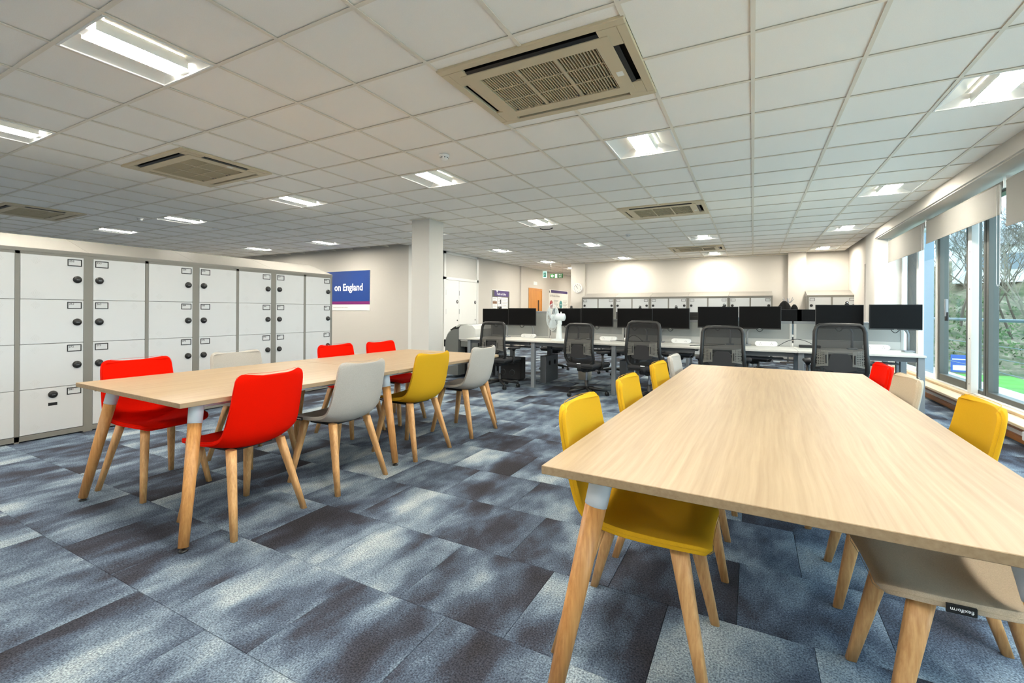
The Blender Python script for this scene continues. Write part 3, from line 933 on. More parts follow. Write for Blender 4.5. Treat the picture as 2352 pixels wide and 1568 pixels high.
def tchair(x, y, rz, label):
    global TCC
    if TCC is None:
        TCC = task_chair(label, (x, y, 0), rz); return TCC
    return dup(TCC, (x, y, 0), rz, label)
tchair(-3.52, 6.45, d2r(-8), 'mesh chair nearest the white pillar, behind the grey felt chair')
tchair(-2.10, 6.45, d2r(-16), 'mesh chair in front of the desk fan, whole star base in view')
tchair(-1.22, 6.42, d2r(-14), 'mesh chair turned aside, between the fan chair and the table corner').scale = (1, 1, 1.045)
tchair(-.32, 6.35, d2r(0), 'mesh chair squarely behind the far edge of the near table')
tchair(.815, 6.25, d2r(0), 'mesh chair by the window in front of the red chair').scale = (1, 1, 1.05)
for x, y, r, lab in ((-3.6, 8.95, 186, 'mesh chair behind the first desks, under the high screen'), (-2.35, 8.9, 172, 'mesh chair across the desk from the fan'),
                     (-1.2, 8.95, 183, 'mesh chair seen under the middle desk'), (.0, 8.9, 176, 'mesh chair under the desk behind the table edge'),
                     (1.1, 8.85, 180, 'mesh chair under the end desk by the window')):
    tchair(x, y, d2r(r), lab)

# ------------------------------------------------------------------ desks
BND = [-4.27, -3.08, -1.80, -.65, .48, 1.66]
NAMES = ['end desk beside the plotter', 'desk with the white fan', 'middle desk', 'desk behind the far edge of the near table', 'end desk by the window']
def desk(label, x0, x1, yf, yb, legs, group, sgn=1):
    t = thing('office_desk', label, 'desk', ((x0+x1)/2, (yf+yb)/2, 0), 0, group)
    hx, hy = (x1-x0)/2, (yb-yf)/2
    MB().box(-hx+.001, hx-.001, -hy, hy, .715, .74, .003, 1).build('worktop', M_desk, t)
    for yy in (-hy+.07, hy-.07): MB().box(-hx+.03, hx-.03, yy-.02, yy+.02, .66, .715).build('beam', M_steel, t)
    MB().box(-hx+.12, hx-.12, hy-.28, hy-.14, .58, .6).build('cable_tray', M_steel, t)
    for s, style in legs:
        xx = s*(hx-.035)
        if style == 'full':
            for yy in (-hy+.06, hy-.05):
                MB().box(xx-.03, xx+.03, yy-.03, yy+.03, 0, .715, .003, 1).build('leg', M_alu, t)
            MB().box(xx-.03, xx+.03, -hy+.09, hy-.08, .67, .715).build('leg_bridge', M_alu, t)
        else:
            MB().box(xx-.03, xx+.03, -hy+.03, -hy+.09, 0, .715, .003, 1).build('leg', M_alu, t)
            r = MB().box(xx+.03, xx+.13, -hy+.26, hy-.02, .05, .48, .004, 1).build('cable_riser', M_steel, t)
            for yy in (-hy+.42, hy-.16): MB().lathe([(0, .0015), (.04, .0015), (.04, 0)], 16, Matrix.Translation((xx+.131, yy, .36)) @ Matrix.Rotation(PI/2, 4, 'Y')).build('cable_hole', M_dark, r)
            MB().box(xx+.05, xx+.11, hy-.3, hy-.22, .48, .715).build('riser_post', M_steel, t)
    return t
for i in range(5):
    legs = []
    if i == 0: legs.append((-1, 'full'))
    if i in (1, 2): legs.append((-1, 'riser'))
    if i == 4: legs += [(-1, 'full'), (1, 'full')]
    desk('white office desk, front row, '+NAMES[i], BND[i], BND[i+1], 6.62, 7.42, legs, 'front row office desks')
BN2 = ['behind the high screen', 'behind the fan', 'behind the middle desk', 'behind the mesh chair at the table edge', 'behind the window desk']
for i in range(5):
    legs = [(-1, 'full')] if i in (0, 2, 3) else []
    if i == 4: legs = [(1, 'full')]
    desk('white office desk, second row, '+BN2[i], BND[i], BND[i+1], 7.50, 8.30, legs, 'second row office desks')
# desk divider screens
for i in range(5):
    x0, x1 = BND[i]+.01, BND[i+1]-.01; zt = 1.205 if i == 0 else 1.085
    t = thing('desk_screen', ['tall', 'fan-side', 'middle', 'fourth', 'window-side'][i]+' grey desk divider screen with aluminium frame', 'desk screen', ((x0+x1)/2, 7.46, .74), 0, 'desk divider screens')
    h = (x1-x0)/2; zz = zt-.74
    MB().box(-h+.03, h-.03, -.010, .010, .10 if i else .03, zz-.035).build('panel', M_panel, t)
    MB().box(-h, h, -.014, .014, zz-.035, zz, .003, 1).build('top_rail', M_alu if i else M_alu, t)
    MB().box(-h, h, -.014, .014, .0, .10 if i else .03, .003, 1).build('tool_rail', M_rails, t)
    for s in (-1, 1): MB().box(s*(h-.015)-.015, s*(h-.015)+.015, -.016, .016, -.02, zz-.035, .003, 1).build('post', M_rails, t)

# ------------------------------------------------------------------ monitors on arms
def monitor(label, x, y, zc, w, h, rz, group, cam_=False, arm=True, back=False):
    t = thing('monitor', label, 'monitor', (x, y, .74), rz, group)
    z = zc-.74
    MB().box(-w/2, w/2, 0, .022, z-h/2, z+h/2, .003, 1).build('casing', M_black, t)
    MB().box(-w/2+.007, w/2-.007, -.0012, .0005, z-h/2+.016, z+h/2-.007).build('display', M_screen, t)
    MB().box(-w/2+.1, w/2-.1, .022, .045, z-h/2+.06, z+h/2-.06, .01, 1).build('back_cover', M_black, t)
    MB().box(-.014, .014, -.0016, -.0008, z-h/2+.006, z-h/2+.011).build('maker_mark', M_gink, t)
    if arm:
        s = 1 if x*0+rz >= 0 else -1
        MB().tube([(0, .045, z), (0, .09, z-.01), (s*.14, .13, z-.16), (s*.16, .135, z-.2), (s*.16, .135, .02)], .014, 8).build('arm', M_alu, t)
        MB().box(s*.16-.05, s*.16+.05, .09, .18, 0, .02, .004, 1).build('clamp', M_alu, t)
        c = [(-.04+.08*k/10, .01, z-h/2-.0-.035*math.sin(PI*k/10)) for k in range(11)]
        MB().tube(c, .004, 6).build('cable_loop', M_black2, t)
    return t
def webcam(label, x, y, z):
    t = thing('webcam', label, 'webcam', (x, y, z), 0, 'webcams')
    MB().box(-.022, .022, -.004, .03, 0, .012, .003, 1).build('clip', M_black, t)
    MB().tube([(0, -.012, .026), (0, .03, .026)], .016, 12).build('body', M_black, t)
    MB().lathe([(0, .001), (.008, .001), (.009, 0)], 12, Matrix.Translation((0, -.012, .026)) @ Matrix.Rotation(PI/2, 4, 'X')).build('lens', M_chrome, t)
MON = [(-4.03, 7.22, 1.10, .55, .29, 0, 'monitor nearest the white riser cupboard', 1), (-3.49, 7.17, 1.105, .50, .30, 9, 'monitor angled beside the tall screen', 0),
       (-2.70, 7.22, 1.108, .50, .295, 0, 'monitor half hidden by the fan', 1), (-2.18, 7.20, 1.11, .53, .30, -3, 'monitor just past the fan', 0),
       (-1.59, 7.20, 1.105, .53, .30, 0, 'monitor behind the third mesh chair', 1), (-1.07, 7.20, 1.105, .53, .305, -2, 'monitor over the middle socket strip', 1),
       (-.435, 7.2, 1.13, .52, .30, 3, 'monitor behind the mesh chair at the table edge', 1), (.082, 7.2, 1.13, .50, .31, -3, 'monitor before the coat stand', 0),
       (.955, 7.15, 1.155, .50, .30, 3, 'monitor in front of the single locker unit', 1), (1.475, 7.0, 1.155, .50, .30, 5, 'monitor nearest the window', 0)]
for x, y, z, w, h, r, lab, wc in MON:
    monitor('black '+lab, x, y, z, w, h, d2r(r), 'monitors on the front desks')
    if wc: webcam('small black webcam on the '+lab, x+.08, y+.004, z+h/2)
for x, lab in ((-2.45, 'in the gap past the fan'), (-1.75, 'peeking between the middle monitors'), (-.72, 'peeking beside the table-edge chair monitor')):
    monitor('back monitor '+lab+', second row', x, 7.75, 1.06, .52, .28, PI, 'monitors on the second row', back=True)
# farther bank of desks near the coat stand
for i, (x0, x1) in enumerate(((-2.6, -1.3), (-1.3, 0), (0, 1.3))):
    desk('white desk in the far bank, '+('left of the coat stand', 'middle', 'below the single locker unit')[i], x0, x1, 10.9, 11.7, [(-1, 'full')] if i < 2 else [(-1, 'full'), (1, 'full')], 'far bank desks')
    t = thing('desk_screen', 'blue-grey far divider screen '+('beyond the middle monitors', 'beyond the fourth mesh chair', 'beside the coat stand')[i], 'desk screen', ((x0+x1)/2, 11.67, .741), 0, 'far divider screens')
    MB().box(-.64, .64, -.012, .012, 0, .34, .003, 1).build('panel', mat('far_panel', (70, 92, 104), .6), t)
    MB().box(-.645, .645, -.016, .016, .34, .36).build('top_rail', M_alu, t)
for x, lab in ((-1.9, 'far bank monitor behind the middle desks'), (.62, 'far bank monitor before the coat stand, grey-lit'), (1.05, 'far bank monitor below the single locker unit')):
    monitor(lab, x, 11.2, 1.12, .52, .30, 0, 'monitors on the far bank')
for x, r, lab in ((-1.7, 5, 'mesh chair at the far bank, behind the middle desk'), (.1, -6, 'mesh chair at the far bank before the coat stand')):
    tchair(x, 10.5, d2r(r), lab)

# socket modules, cables and desk bits
def socket(label, x, y, w=.27):
    t = thing('socket_module', label, 'power socket', (x, y, .742), 0, 'white desk socket modules')
    b = MB(); n = 12; poly = []
    h, r = .066, .033
    for k in range(n+1): a = -PI/2+PI*k/n; poly.append((w/2-r+r*math.cos(a), r+.0+r*math.sin(a)))
    for k in range(n+1): a = PI/2+PI*k/n; poly.append((-w/2+r+r*math.cos(a), r+r*math.sin(a)))
    b.prism(poly, 'y', -.03, .03, .006); b.build('housing', M_white, t)
    q = MB()
    for xx in (-w/4, w/4):
        for dx, dz in ((0, .012), (-.011, -.006), (.011, -.006)): q.box(xx+dx-.003, xx+dx+.003, -.0312, -.0302, .033+dz-.003, .033+dz+.003)
    q.build('socket_holes', M_ink, t)
    return t
for x, lab in ((-3.42, 'white socket module under the tall screen'), (-2.02, 'white socket module beside the fan chair'), (-.93, 'white socket module past the third mesh chair'),
               (.16, 'white socket module below the monitor before the coat stand'), (1.35, 'white socket module below the window monitor')):
    socket(lab, x, 7.3)
def cable(label, pts, r=.004, m=None):
    tag(MB().tube(pts, r, 6).build('cable', m or M_black2), label, 'cable', 'desk cables')
def wig(p, q, n=14, a=.05, z=.747, hump=0):
    out = []
    for k in range(n+1):
        f = k/n; x = p[0]+(q[0]-p[0])*f; y = p[1]+(q[1]-p[1])*f
        out.append((x, y+a*math.sin(f*7), z+hump*math.sin(PI*f)))
    return out
cable('thin black cable lying between the fan chair and third chair', wig((-1.95, 7.15), (-1.45, 7.3), a=.04))
cable('black cable looping up beside the middle screen post', wig((-1.75, 7.3), (-1.5, 7.35), a=.02, hump=.09))
cable('black cable trailing to the desk edge past the third chair', wig((-.75, 6.75), (-.35, 7.25), a=.05))
cable('looped black cable by the window-side desk seam', wig((.3, 7.3), (.75, 7.35), a=.03, hump=.10))
tag(MB().box(-.12, .12, -.03, .03, 0, .035, .006, 1).build('docking_station', M_black2, None, (.66, 7.3, .741)), 'black docking station beside the window mesh chair', 'docking station')

# ------------------------------------------------------------------ desk fan
t = thing('desk_fan', 'white oscillating desk fan standing on the desk before the monitors', 'fan', (-2.70, 6.90, .741), d2r(0))
MB().lathe([(0, 0), (.125, 0), (.125, .008), (.11, .02), (.05, .03), (0, .032)], 28).build('base', M_fanw, t, smooth=False)
MB().lathe([(.052, .025), (.042, .12), (.034, .26), (0, .27)], 18).build('column', M_fanw, t)
MB().tube([(.10, 0, .37), (.085, 0, .37), (-.03, 0, .37), (-.06, 0, .37)], [.03, .058, .058, .04], 18).build('motor', M_fanw, t)
MB().lathe([(.008, .425), (.008, .455), (0, .455)], 10, Matrix.Translation((.03, 0, 0))).build('oscillation_knob', M_white, t)
MB().box(-.02, .04, -.026, .026, .25, .33, .008, 1).build('neck', M_fanw, t)
fx = -.11; gm = MB(); Rg = .215
Mf = Matrix.Translation((fx, 0, .37)) @ Matrix.Rotation(PI/2, 4, 'Y')
for rr, zz in ((Rg, 0), (.16, .045), (.10, .062), (.16, -.045), (.10, -.062)):
    gm.tube([Mf @ Vector((rr*math.cos(2*PI*k/40), rr*math.sin(2*PI*k/40), zz)) for k in range(40)], .0035 if rr == Rg else .002, 6, closed=True)
for k in range(48):
    a = 2*PI*k/48; c, s = math.cos(a), math.sin(a)
    gm.tube([Mf @ Vector((r_*c, r_*s, z_)) for r_, z_ in ((.04, .068), (.10, .062), (.16, .045), (Rg, 0), (.16, -.045), (.10, -.062), (.04, -.068))], .0013, 4, cap=False)
gm.build('guard', M_fanw, t)
bl = MB()
for k in range(3):
    a0 = 2*PI*k/3; rows = []
    for i in range(7):
        r_ = .03+.15*i/6; row = []
        for j in range(6):
            a = a0+(j/5-.5)*(1.5-.4*abs(i-3)/3)
            row.append(bl.bm.verts.new(Mf @ Vector((r_*math.cos(a), r_*math.sin(a), (j/5-.5)*.045))))
        rows.append(row)
    for A, B in zip(rows, rows[1:]):
        for j in range(5): bl.bm.faces.new((A[j], A[j+1], B[j+1], B[j])).smooth = True
blo = bl.build('blades', mat('fan_blade', (214, 220, 220), .35), t)
MB().lathe([(0, .08), (.03, .072), (.042, .06), (.042, -.01)], 18, Mf).build('hub_badge', M_fanw, t)

# ------------------------------------------------------------------ plotter beside the pillar
t = thing('plotter_printer', 'large grey plotter printer between the pillar and the first mesh chair', 'printer', (-4.62, 7.35, 0), 0)
prof = [(-.30, .05), (-.30, .62), (-.285, .70), (-.25, .775), (-.19, .835), (-.12, .87), (-.02, .885), (-.02, .05)]
MB().prism(prof, 'y', -.42, .5).build('side_body', M_pgrey, t)
cov = [(-.02, .69), (-.02, .885), (.02, .935), (.12, .955), (.26, .945), (.33, .88), (.33, .69)]
MB().prism(cov, 'y', -.40, .5).build('top_cover', M_plight, t)
MB().prism([(-.325, .05), (-.325, .64), (-.30, .72), (-.26, .80), (-.20, .86), (-.12, .905), (-.02, .955), (.02, .96), (-.01, .93), (-.12, .88), (-.19, .84), (-.25, .78), (-.285, .705), (-.302, .62), (-.302, .05)], 'y', -.40, .5).build('front_fascia', M_plight, t)
MB().prism([(-.20, .862), (-.09, .925), (-.07, .895), (-.175, .84)], 'y', -.41, .5).build('grip', M_black, t)
MB().box(-.345, -.30, -.41, .5, .55, .68, .008, 1).build('roll_bar', M_black, t)
MB().box(-.0, .42, -.38, .45, .66, .685, .004, 1).build('paper_shelf', M_plight, t)
MB().box(.0, .36, -.36, .45, .56, .66).build('drawer', M_pgrey, t)
MB().box(-.02, .30, -.2, .5, .05, .56).build('core', M_dark, t)
for yy in (-.39, .45):
    MB().box(-.34, -.30, yy, yy+.04, 0, .1).build('foot', M_plight, t)
    MB().box(.24, .30, yy, yy+.04, 0, .56).build('stand_leg', M_pgrey, t)
tag(MB().lathe([(0, 0), (.11, 0), (.13, .28), (.125, .28), (.105, .01), (0, .01)], 20).build('waste_bin', mat('bin_cream', (206, 200, 184), .5), None, (-2.62, 7.95, 0)), 'cream round waste bin on the floor under the fan desk', 'bin')
t = thing('computer_tower', 'black computer tower under the first desk by the mesh chair', 'computer', (-3.72, 7.25, 0))
MB().box(-.22, .22, -.1, .1, .02, .40, .008, 1).build('case', M_black2, t)
for xx in (-.12, .06): MB().lathe([(.045, .003), (.05, .003), (.05, 0)], 18, Matrix.Translation((xx, -.1, .14)) @ Matrix.Rotation(PI/2, 4, 'X')).build('fan_ring', M_steel, t)
for xx in (-.18, .18): MB().box(xx-.02, xx+.02, -.08, .08, 0, .02).build('foot', M_black, t)
# floor cable under the desks
tag(MB().tube([(-3.7+.1*k, 7.4+.12*math.sin(k*.9), .012 if k else .3) for k in range(12)], .006, 6).build('floor_cable', M_alu), 'pale cable curling on the carpet under the first desk', 'cable')

# ------------------------------------------------------------------ wall items
# blue poster
t = thing('wall_poster', 'blue poster with white lettering and magenta stripe beside the lockers', 'poster', (-9.25, YP, 1.7))
MB().box(-.86, .85, -.012, 0, -.50, .51).build('backing', M_paper, t)
MB().box(-.86, .85, -.015, -.012, -.27, .51).build('blue_field', M_blue, t)
MB().box(-.86, .85, -.0155, -.012, -.345, -.27).build('magenta_stripe', M_mag, t)
put_text('lettering', 'on England', .25, M_textw, t, (.62, -.0165, .085), FACE_MY, 'RIGHT', .92, .006)
put_text('small_print', 'educate and train the health workforce', .034, M_gink, t, (.10, -.0125, -.425), FACE_MY, 'RIGHT')
# white riser cupboard
struct(MB().box(XW, XW+.05, 9.80, 11.50, 2.02, 2.09).box(XW, XW+.05, 9.80, 11.50, 2.69, CE).box(XW, XW+.05, 11.42, 11.50, 0, CE).box(XW, XW+.05, 9.80, 9.88, 0, CE).build('trim_4', M_trim), 'white cupboard frame')
struct(MB().box(XW, XW+.025, 9.88, 11.42, 2.09, 2.69).build('wall_left_overpanel', M_wallc))
for k, (y0, y1) in enumerate(((9.885, 10.50), (10.51, 11.415))):
    d = struct(MB().box(XW+.002, XW+.038, y0, y1, .01, 2.015, .002, 1).build('door_%d' % (k+2), M_trim), 'white cupboard door')
    yy = y1-.08
    MB().lathe([(0, .002), (.05, .002), (.05, 0)], 18, Matrix.Translation((XW+.039, yy, 1.45)) @ Matrix.Rotation(PI/2, 4, 'Y')).build('fire_door_sign', M_ink, d)
    put_text('sign_mark', 'X', .06, M_textw, d, (XW+.0418, yy, 1.45), FACE_PX, 'CENTER')
    MB().box(XW+.038, XW+.045, y0+.002, y0+.012, 1.62, 1.75).box(XW+.038, XW+.045, y0+.002, y0+.012, 1.12, 1.25).build('hinge', M_alu, d)
    MB().lathe([(0, .01), (.02, .01), (.022, 0)], 14, Matrix.Translation((XW+.038, yy, .95)) @ Matrix.Rotation(PI/2, 4, 'Y')).build('lock', M_chrome, d)
# notice board
t = thing('notice_board', 'grey notice board with purple heading and pinned papers on the side wall', 'notice board', (XW, 12.93, 1.25))
MB().box(0, .02, -.60, .60, -.6, .62).build('frame', M_trim, t)
MB().box(.02, .022, -.575, .575, -.58, .60).build('felt', mat('board_grey', (98, 96, 88), .9), t)
MB().box(.022, .024, -.44, .50, .42, .595).build('heading', M_purple, t)
put_text('heading_text', 'Health and Safety', .105, M_textw, t, (.0245, .02, .49), FACE_PX, 'CENTER', .8)
tri = MB(); tri._add([(.0245, -.32, .595), (.0245, -.22, .595), (.0245, -.27, .53)], [(0, 1, 2)]); tri.build('logo_corner', M_textw, t)
for y0, y1, z0, z1 in ((-.555, -.26, -.14, .39), (-.24, .03, .10, .40), (.05, .45, -.04, .39), (.1, .40, -.44, -.06), (-.555, -.24, -.58, -.21), (-.2, .05, -.58, -.22)):
    p = MB().box(.022, .0235, y0, y1, z0, z1).build('pinned_paper', M_paper, t)
    l = MB(); n = int((z1-z0)/.05)
    for k in range(1, n): l.box(.0236, .0238, y0+.03, y1-.03-(k % 3)*.03, z1-.05*k-.006, z1-.05*k+.004)
    l.build('print_lines', M_gink, p)
MB().box(.0238, .0242, -.54, -.28, .18, .26).build('photo_strip', mat('photo_brown', (130, 96, 74), .7), t)
MB().box(.0238, .0242, -.55, -.25, -.23, -.17).build('orange_card', mat('card_brown', (140, 84, 58), .7), t)
MB().box(.0238, .0242, -.08, -.01, .18, .32).build('photo', M_ink, t)
# brown door in the corridor
struct(MB().box(XW-.03, XW+.0, 15.06, 16.24, 1.98, 2.05).box(XW-.03, XW+.0, 15.06, 15.13, 0, 1.98).box(XW-.03, XW+.0, 16.17, 16.24, 0, 1.98).build('trim_5', M_brown), 'brown door frame')
d = struct(MB().box(XW-.025, XW-.012, 15.13, 16.17, 0, 1.98).build('door_1', M_brown), 'brown wooden door')
MB().box(XW-.012, XW-.008, 15.86, 15.97, .85, 1.62).build('vision_panel', mat('door_pane', (70, 40, 14), .2), d)
MB().tube([(XW-.012, 16.08, 1.05), (XW+.05, 16.08, 1.05), (XW+.05, 15.98, 1.05)], .012, 8).build('handle', M_chrome, d)
tag(MB().box(XW-.02, XW-.014, 15.48, 15.80, 2.18, 2.30).build('door_sign', M_paper), 'small pale sign above the brown door', 'sign')
# values poster
t = thing('values_poster', 'white wall poster with purple band, red and teal circles', 'poster', (XW-.0195, 18.0, 1.5))
MB().box(0, .008, -1.05, 1.05, -.7, .58).build('sheet', M_paper, t)
MB().box(.008, .010, -.85, 1.0, .45, .56).build('purple_band', M_purple, t)
tri = MB(); tri._add([(.0105, -1.05, .56), (.0105, -.95, .45), (.0105, -1.05, .45)], [(0, 1, 2)]); tri.build('corner_mark', M_ink, t)
put_text('title', 'Our NHS values and behaviours', .115, M_gink, t, (.0105, -.98, .33), FACE_PX, 'LEFT', .72)
for yy, mm in ((-.82, M_redp), (.22, M_teal)):
    for zz in (-.02, -.55):
        MB().lathe([(0, .001), (.17, .001), (.17, 0)], 24, Matrix.Translation((.0085, yy, zz)) @ Matrix.Rotation(PI/2, 4, 'Y')).build('circle', mm, t)
        MB().box(.0100, .0105, yy-.1, yy+.1, zz-.015, zz+.015).build('circle_caption', M_textw, t)
        l = MB()
        for k in range(7): l.box(.0085, .0092, yy+.25, yy+.75-(k % 3)*.07, zz+.17-.05*k, zz+.185-.05*k)
        l.build('print_lines', M_gink, t)
# lit exit sign and hanging fire exit sign
t = thing('exit_sign', 'small lit green and white exit sign under the corridor ceiling', 'exit sign', (-6.82, 15.95, CE))
MB().box(-.09, .09, -.03, .03, -.06, 0).build('housing', M_white, t)
MB().box(-.08, .08, -.006, .006, -.30, -.06).build('sign_face', mat('exit_lit', (206, 244, 232), .4, emit=((190, 246, 228), .45)), t)
MB().box(-.055, .055, -.009, -.006, -.27, -.10).build('green_panel', mat('exit_green', (70, 150, 140), .4, emit=((60, 160, 140), .2)), t)
def man(parent, sc, ox, oz, y, m):
    """running figure, door and all, as flat plates"""
    q = MB(); P = lambda *pts: q._add([(ox+sc*a, y, oz+sc*b) for a, b in pts], [tuple(range(len(pts)))])
    P((-.05, .36), (.03, .40), (.07, .33), (-.01, .29)); P((-.02, .27), (.10, .24), (.05, .02), (-.10, .04))
    P((.0, .05), (.06, .03), (.18, -.12), (.13, -.16)); P((-.10, .05), (-.02, .03), (-.10, -.15), (-.26, -.22), (-.27, -.16), (-.16, -.10))
    P((.10, .24), (.22, .12), (.18, .08), (.06, .17)); P((-.02, .26), (-.16, .20), (-.20, .08), (-.15, .07), (-.10, .16), (.0, .19))
    P((.30, -.40), (.36, -.40), (.36, .42), (.30, .42)); P((-.36, -.40), (-.30, -.40), (-.30, .42), (-.36, .42)); P((-.36, .38), (.36, .38), (.36, .42), (-.36, .42))
    return q.build('running_figure', m, parent)
man(t, .14, 0, -.185, -.0095, M_textw)
t = thing('fire_exit_sign', 'hanging dark green sign with arrow reading Fire exit', 'sign', (-5.40, 13.55, 2.315))
MB().box(-.215, .215, -.004, .004, -.065, .065).build('plate', M_green, t)
q = MB(); q._add([(-.19, -.0046, 0), (-.145, -.0046, .045), (-.13, -.0046, .03), (-.15, -.0046, .01), (-.08, -.0046, .01), (-.08, -.0046, -.01), (-.15, -.0046, -.01), (-.13, -.0046, -.03), (-.145, -.0046, -.045)],
                 [(0, 1, 2, 3), (3, 4, 5, 6), (6, 7, 8, 0), (0, 3, 6)]); q.build('arrow', M_textw, t)
MB().box(-.05, .03, -.0044, -.004, -.055, .055).build('figure_field', M_textw, t)
man(t, .11, -.01, 0, -.0048, M_green)
put_text('lettering', 'Fire', .062, M_textw, t, (.075, -.0048, .028), FACE_MY); put_text('lettering', 'exit', .062, M_textw, t, (.075, -.0048, -.030), FACE_MY)
for s in (-1, 1): MB().tube([(s*.19, 0, .06), (s*.19, 0, CE-2.315)], .0015, 4).build('wire', M_alu, t)
# clock
t = thing('wall_clock', 'round white wall clock on the column by the back lockers', 'clock', (-4.91, YB-.05, 1.95))
Mc = Matrix.Rotation(PI/2, 4, 'X')
MB().lathe([(0, 0), (.15, 0), (.15, .03), (.142, .04), (.132, .04), (.13, .034)], 36, Mc).build('rim', M_white, t)
MB().lathe([(.131, .030), (0, .030)], 36, Mc).build('dial', mat('clock_dial', (206, 206, 202), .6), t)
l = MB()
for k in range(12):
    a = k*PI/6; r0 = .098
    l.box(-.006, .006, -.0312, -.0305, r0, .122, M=Matrix.Rotation(a, 4, 'Y'))
l.build('hour_marks', M_ink, t)
MB().box(-.006, .006, -.034, -.032, -.015, .07, M=Matrix.Rotation(d2r(-34), 4, 'Y')).build('hour_hand', M_ink, t)
MB().box(-.004, .004, -.036, -.0345, -.02, .105, M=Matrix.Rotation(d2r(-38), 4, 'Y')).build('minute_hand', M_ink, t)
# red alarm sounder
t = thing('alarm_sounder', 'red fire alarm sounder on the corridor wall', 'fire alarm', (XW-.02, 19.6, 2.42))
MB().lathe([(0, .09), (.08, .085), (.10, .05), (.10, 0)], 18, Matrix.Rotation(PI/2, 4, 'Y')).build('dome', M_redl, t)
MB().box(0, .02, -.11, .11, -.11, .11, .01, 1).build('base', M_redl, t)
# coat stand
t = thing('coat_stand', 'slim metal coat stand holding black coats by the back wall', 'coat stand', (.74, 13.0, 0))
MB().tube([(0, 0, .0), (0, 0, 1.52)], .016, 8).build('pole', M_alu, t)
MB().lathe([(0, 0), (.17, 0), (.16, .02), (0, .03)], 20).build('base', M_black2, t)
for k in range(6):
    a = k*PI/3+.3; c, s = math.cos(a), math.sin(a)
    MB().tube([(0, 0, 1.44+.03*(k % 2)), (c*.06, s*.06, 1.45), (c*.12, s*.12, 1.53+.02*(k % 3))], .007, 6).build('hook', M_alu, t)
def coat(label, x, y, zt, w, h, seed):
    random.seed(seed); m = MB(); rings = []; n = 16
    for i, (f, k) in enumerate(((0, .22), (.06, .55), (.15, .85), (.4, .95), (.7, 1.0), (1, 1.05))):
        ring = []
        for j in range(n):
            a = 2*PI*j/n; r_ = w*k*(1+.16*math.sin(a*4+seed+f*2))
            ring.append(m.bm.verts.new((x+r_*math.cos(a), y+.55*r_*math.sin(a), zt-h*f)))
        rings.append(ring)
    for A, B in zip(rings, rings[1:]):
        for j in range(n): m.bm.faces.new((A[j], A[(j+1) % n], B[(j+1) % n], B[j])).smooth = True
    m.bm.faces.new(rings[0]); m.bm.faces.new(rings[-1][::-1])
    tag(m.build('coat', M_coat), label, 'coat', 'coats on the stand')
coat('long black coat hanging on the coat stand', .66, 12.9, 1.48, .13, .85, 1)
coat('smaller bundled black coat on the coat stand, window side', .86, 12.92, 1.40, .075, .55, 2)

# ------------------------------------------------------------------ windows, sill and blinds
XG = 2.42
def win(name, y0, y1, z0, z1, m, w=.06, d=.07, x=XG, glass=True, label=None):
    f = MB()
    f.box(x-d/2, x+d/2, y0, y0+w, z0, z1, .003, 1); f.box(x-d/2, x+d/2, y1-w, y1, z0, z1, .003, 1)
    f.box(x-d/2, x+d/2, y0+w, y1-w, z0, z0+w, .003, 1); f.box(x-d/2, x+d/2, y0+w, y1-w, z1-w, z1, .003, 1)
    o = struct(f.build(name, m), label)
    if glass: MB().box(x-.004, x+.004, y0+w-.01, y1-w+.01, z0+w-.01, z1-w+.01).build('pane', M_glass, o)
    return o
zs, zh = .24, 2.58
win('window_1', 10.0, 10.93, zs, zh, M_framew, .05, label='fixed white framed window pane')
win('window_2', 9.02, 9.98, zs, zh, M_framew, .035, label='fixed narrow white window pane')
w3 = win('window_3', 7.86, 9.0, zs, zh, M_frame, .10, .1, label='grey sliding window with handle')
h = MB().box(XG-.085, XG-.05, 8.56, 8.60, 1.16, 1.40, .006, 1); h.build('handle', M_alu, w3)
MB().box(XG-.07, XG-.05, 8.55, 8.63, 1.10, 1.22, .004, 1).build('handle_plate', M_black2, w3)
win('window_4', 7.42, 7.84, zs, zh, M_frame, .05, .09, label='narrow grey framed window')
win('window_5', 4.9, 7.40, zs, zh, M_frame, .06, .09, label='wide grey window over the lawn')
win('window_6', 2.2, 4.88, zs, zh, M_frame, .06, .09, label='wide grey window beside the table')
win('window_7', -.6, 2.18, zs, zh, M_frame, .06, .09, label='wide grey window behind the viewer')
for k, yy in enumerate((7.66, 4.89, 2.19)):
    t = struct(MB().box(XG-.11, XG-.04, yy-.05, yy+.05, zs, 2.52, .004, 1).build('trim_%d' % (6+k), M_framew), 'white window mullion post')
    b = MB()
    for zz in (.35, .9, 1.5, 1.95): b.lathe([(0, .001), (.008, .001), (.008, 0)], 10, Matrix.Translation((XG-.111, yy-.01, zz)) @ Matrix.Rotation(-PI/2, 4, 'Y'))
    b.build('bolt', M_black, t)
boxst('trim_9', 2.36, 2.40, 8.98, 9.04, zs, 2.52, M_framew)
boxst('trim_10', 2.33, 2.50, YF, 10.95, .17, .245, M_framew, .003)
struct(MB().box(2.10, 2.36, YF, 10.95, .175, .205, .004, 1).box(2.27, 2.34, YF, 10.95, .205, .235, .004, 1).build('trim_11', M_sill), 'pale wooden window sill')
struct(MB().box(2.16, 2.22, YF, 10.95, .125, .172, .003, 1).build('trim_12', M_skirt), 'brown wooden rail under the sill')
struct(MB().box(2.19, 2.22, YF, 10.95, 0, .06, .004, 1).build('baseboard_right', M_skirt), 'brown wooden skirting')
t = thing('trench_heater', 'long white low heater casing below the window sill', 'heater', (2.14, 3.6, 0))
MB().box(-.045, .02, -2.6, 2.2, .085, .165, .005, 1).build('casing', M_trim, t)
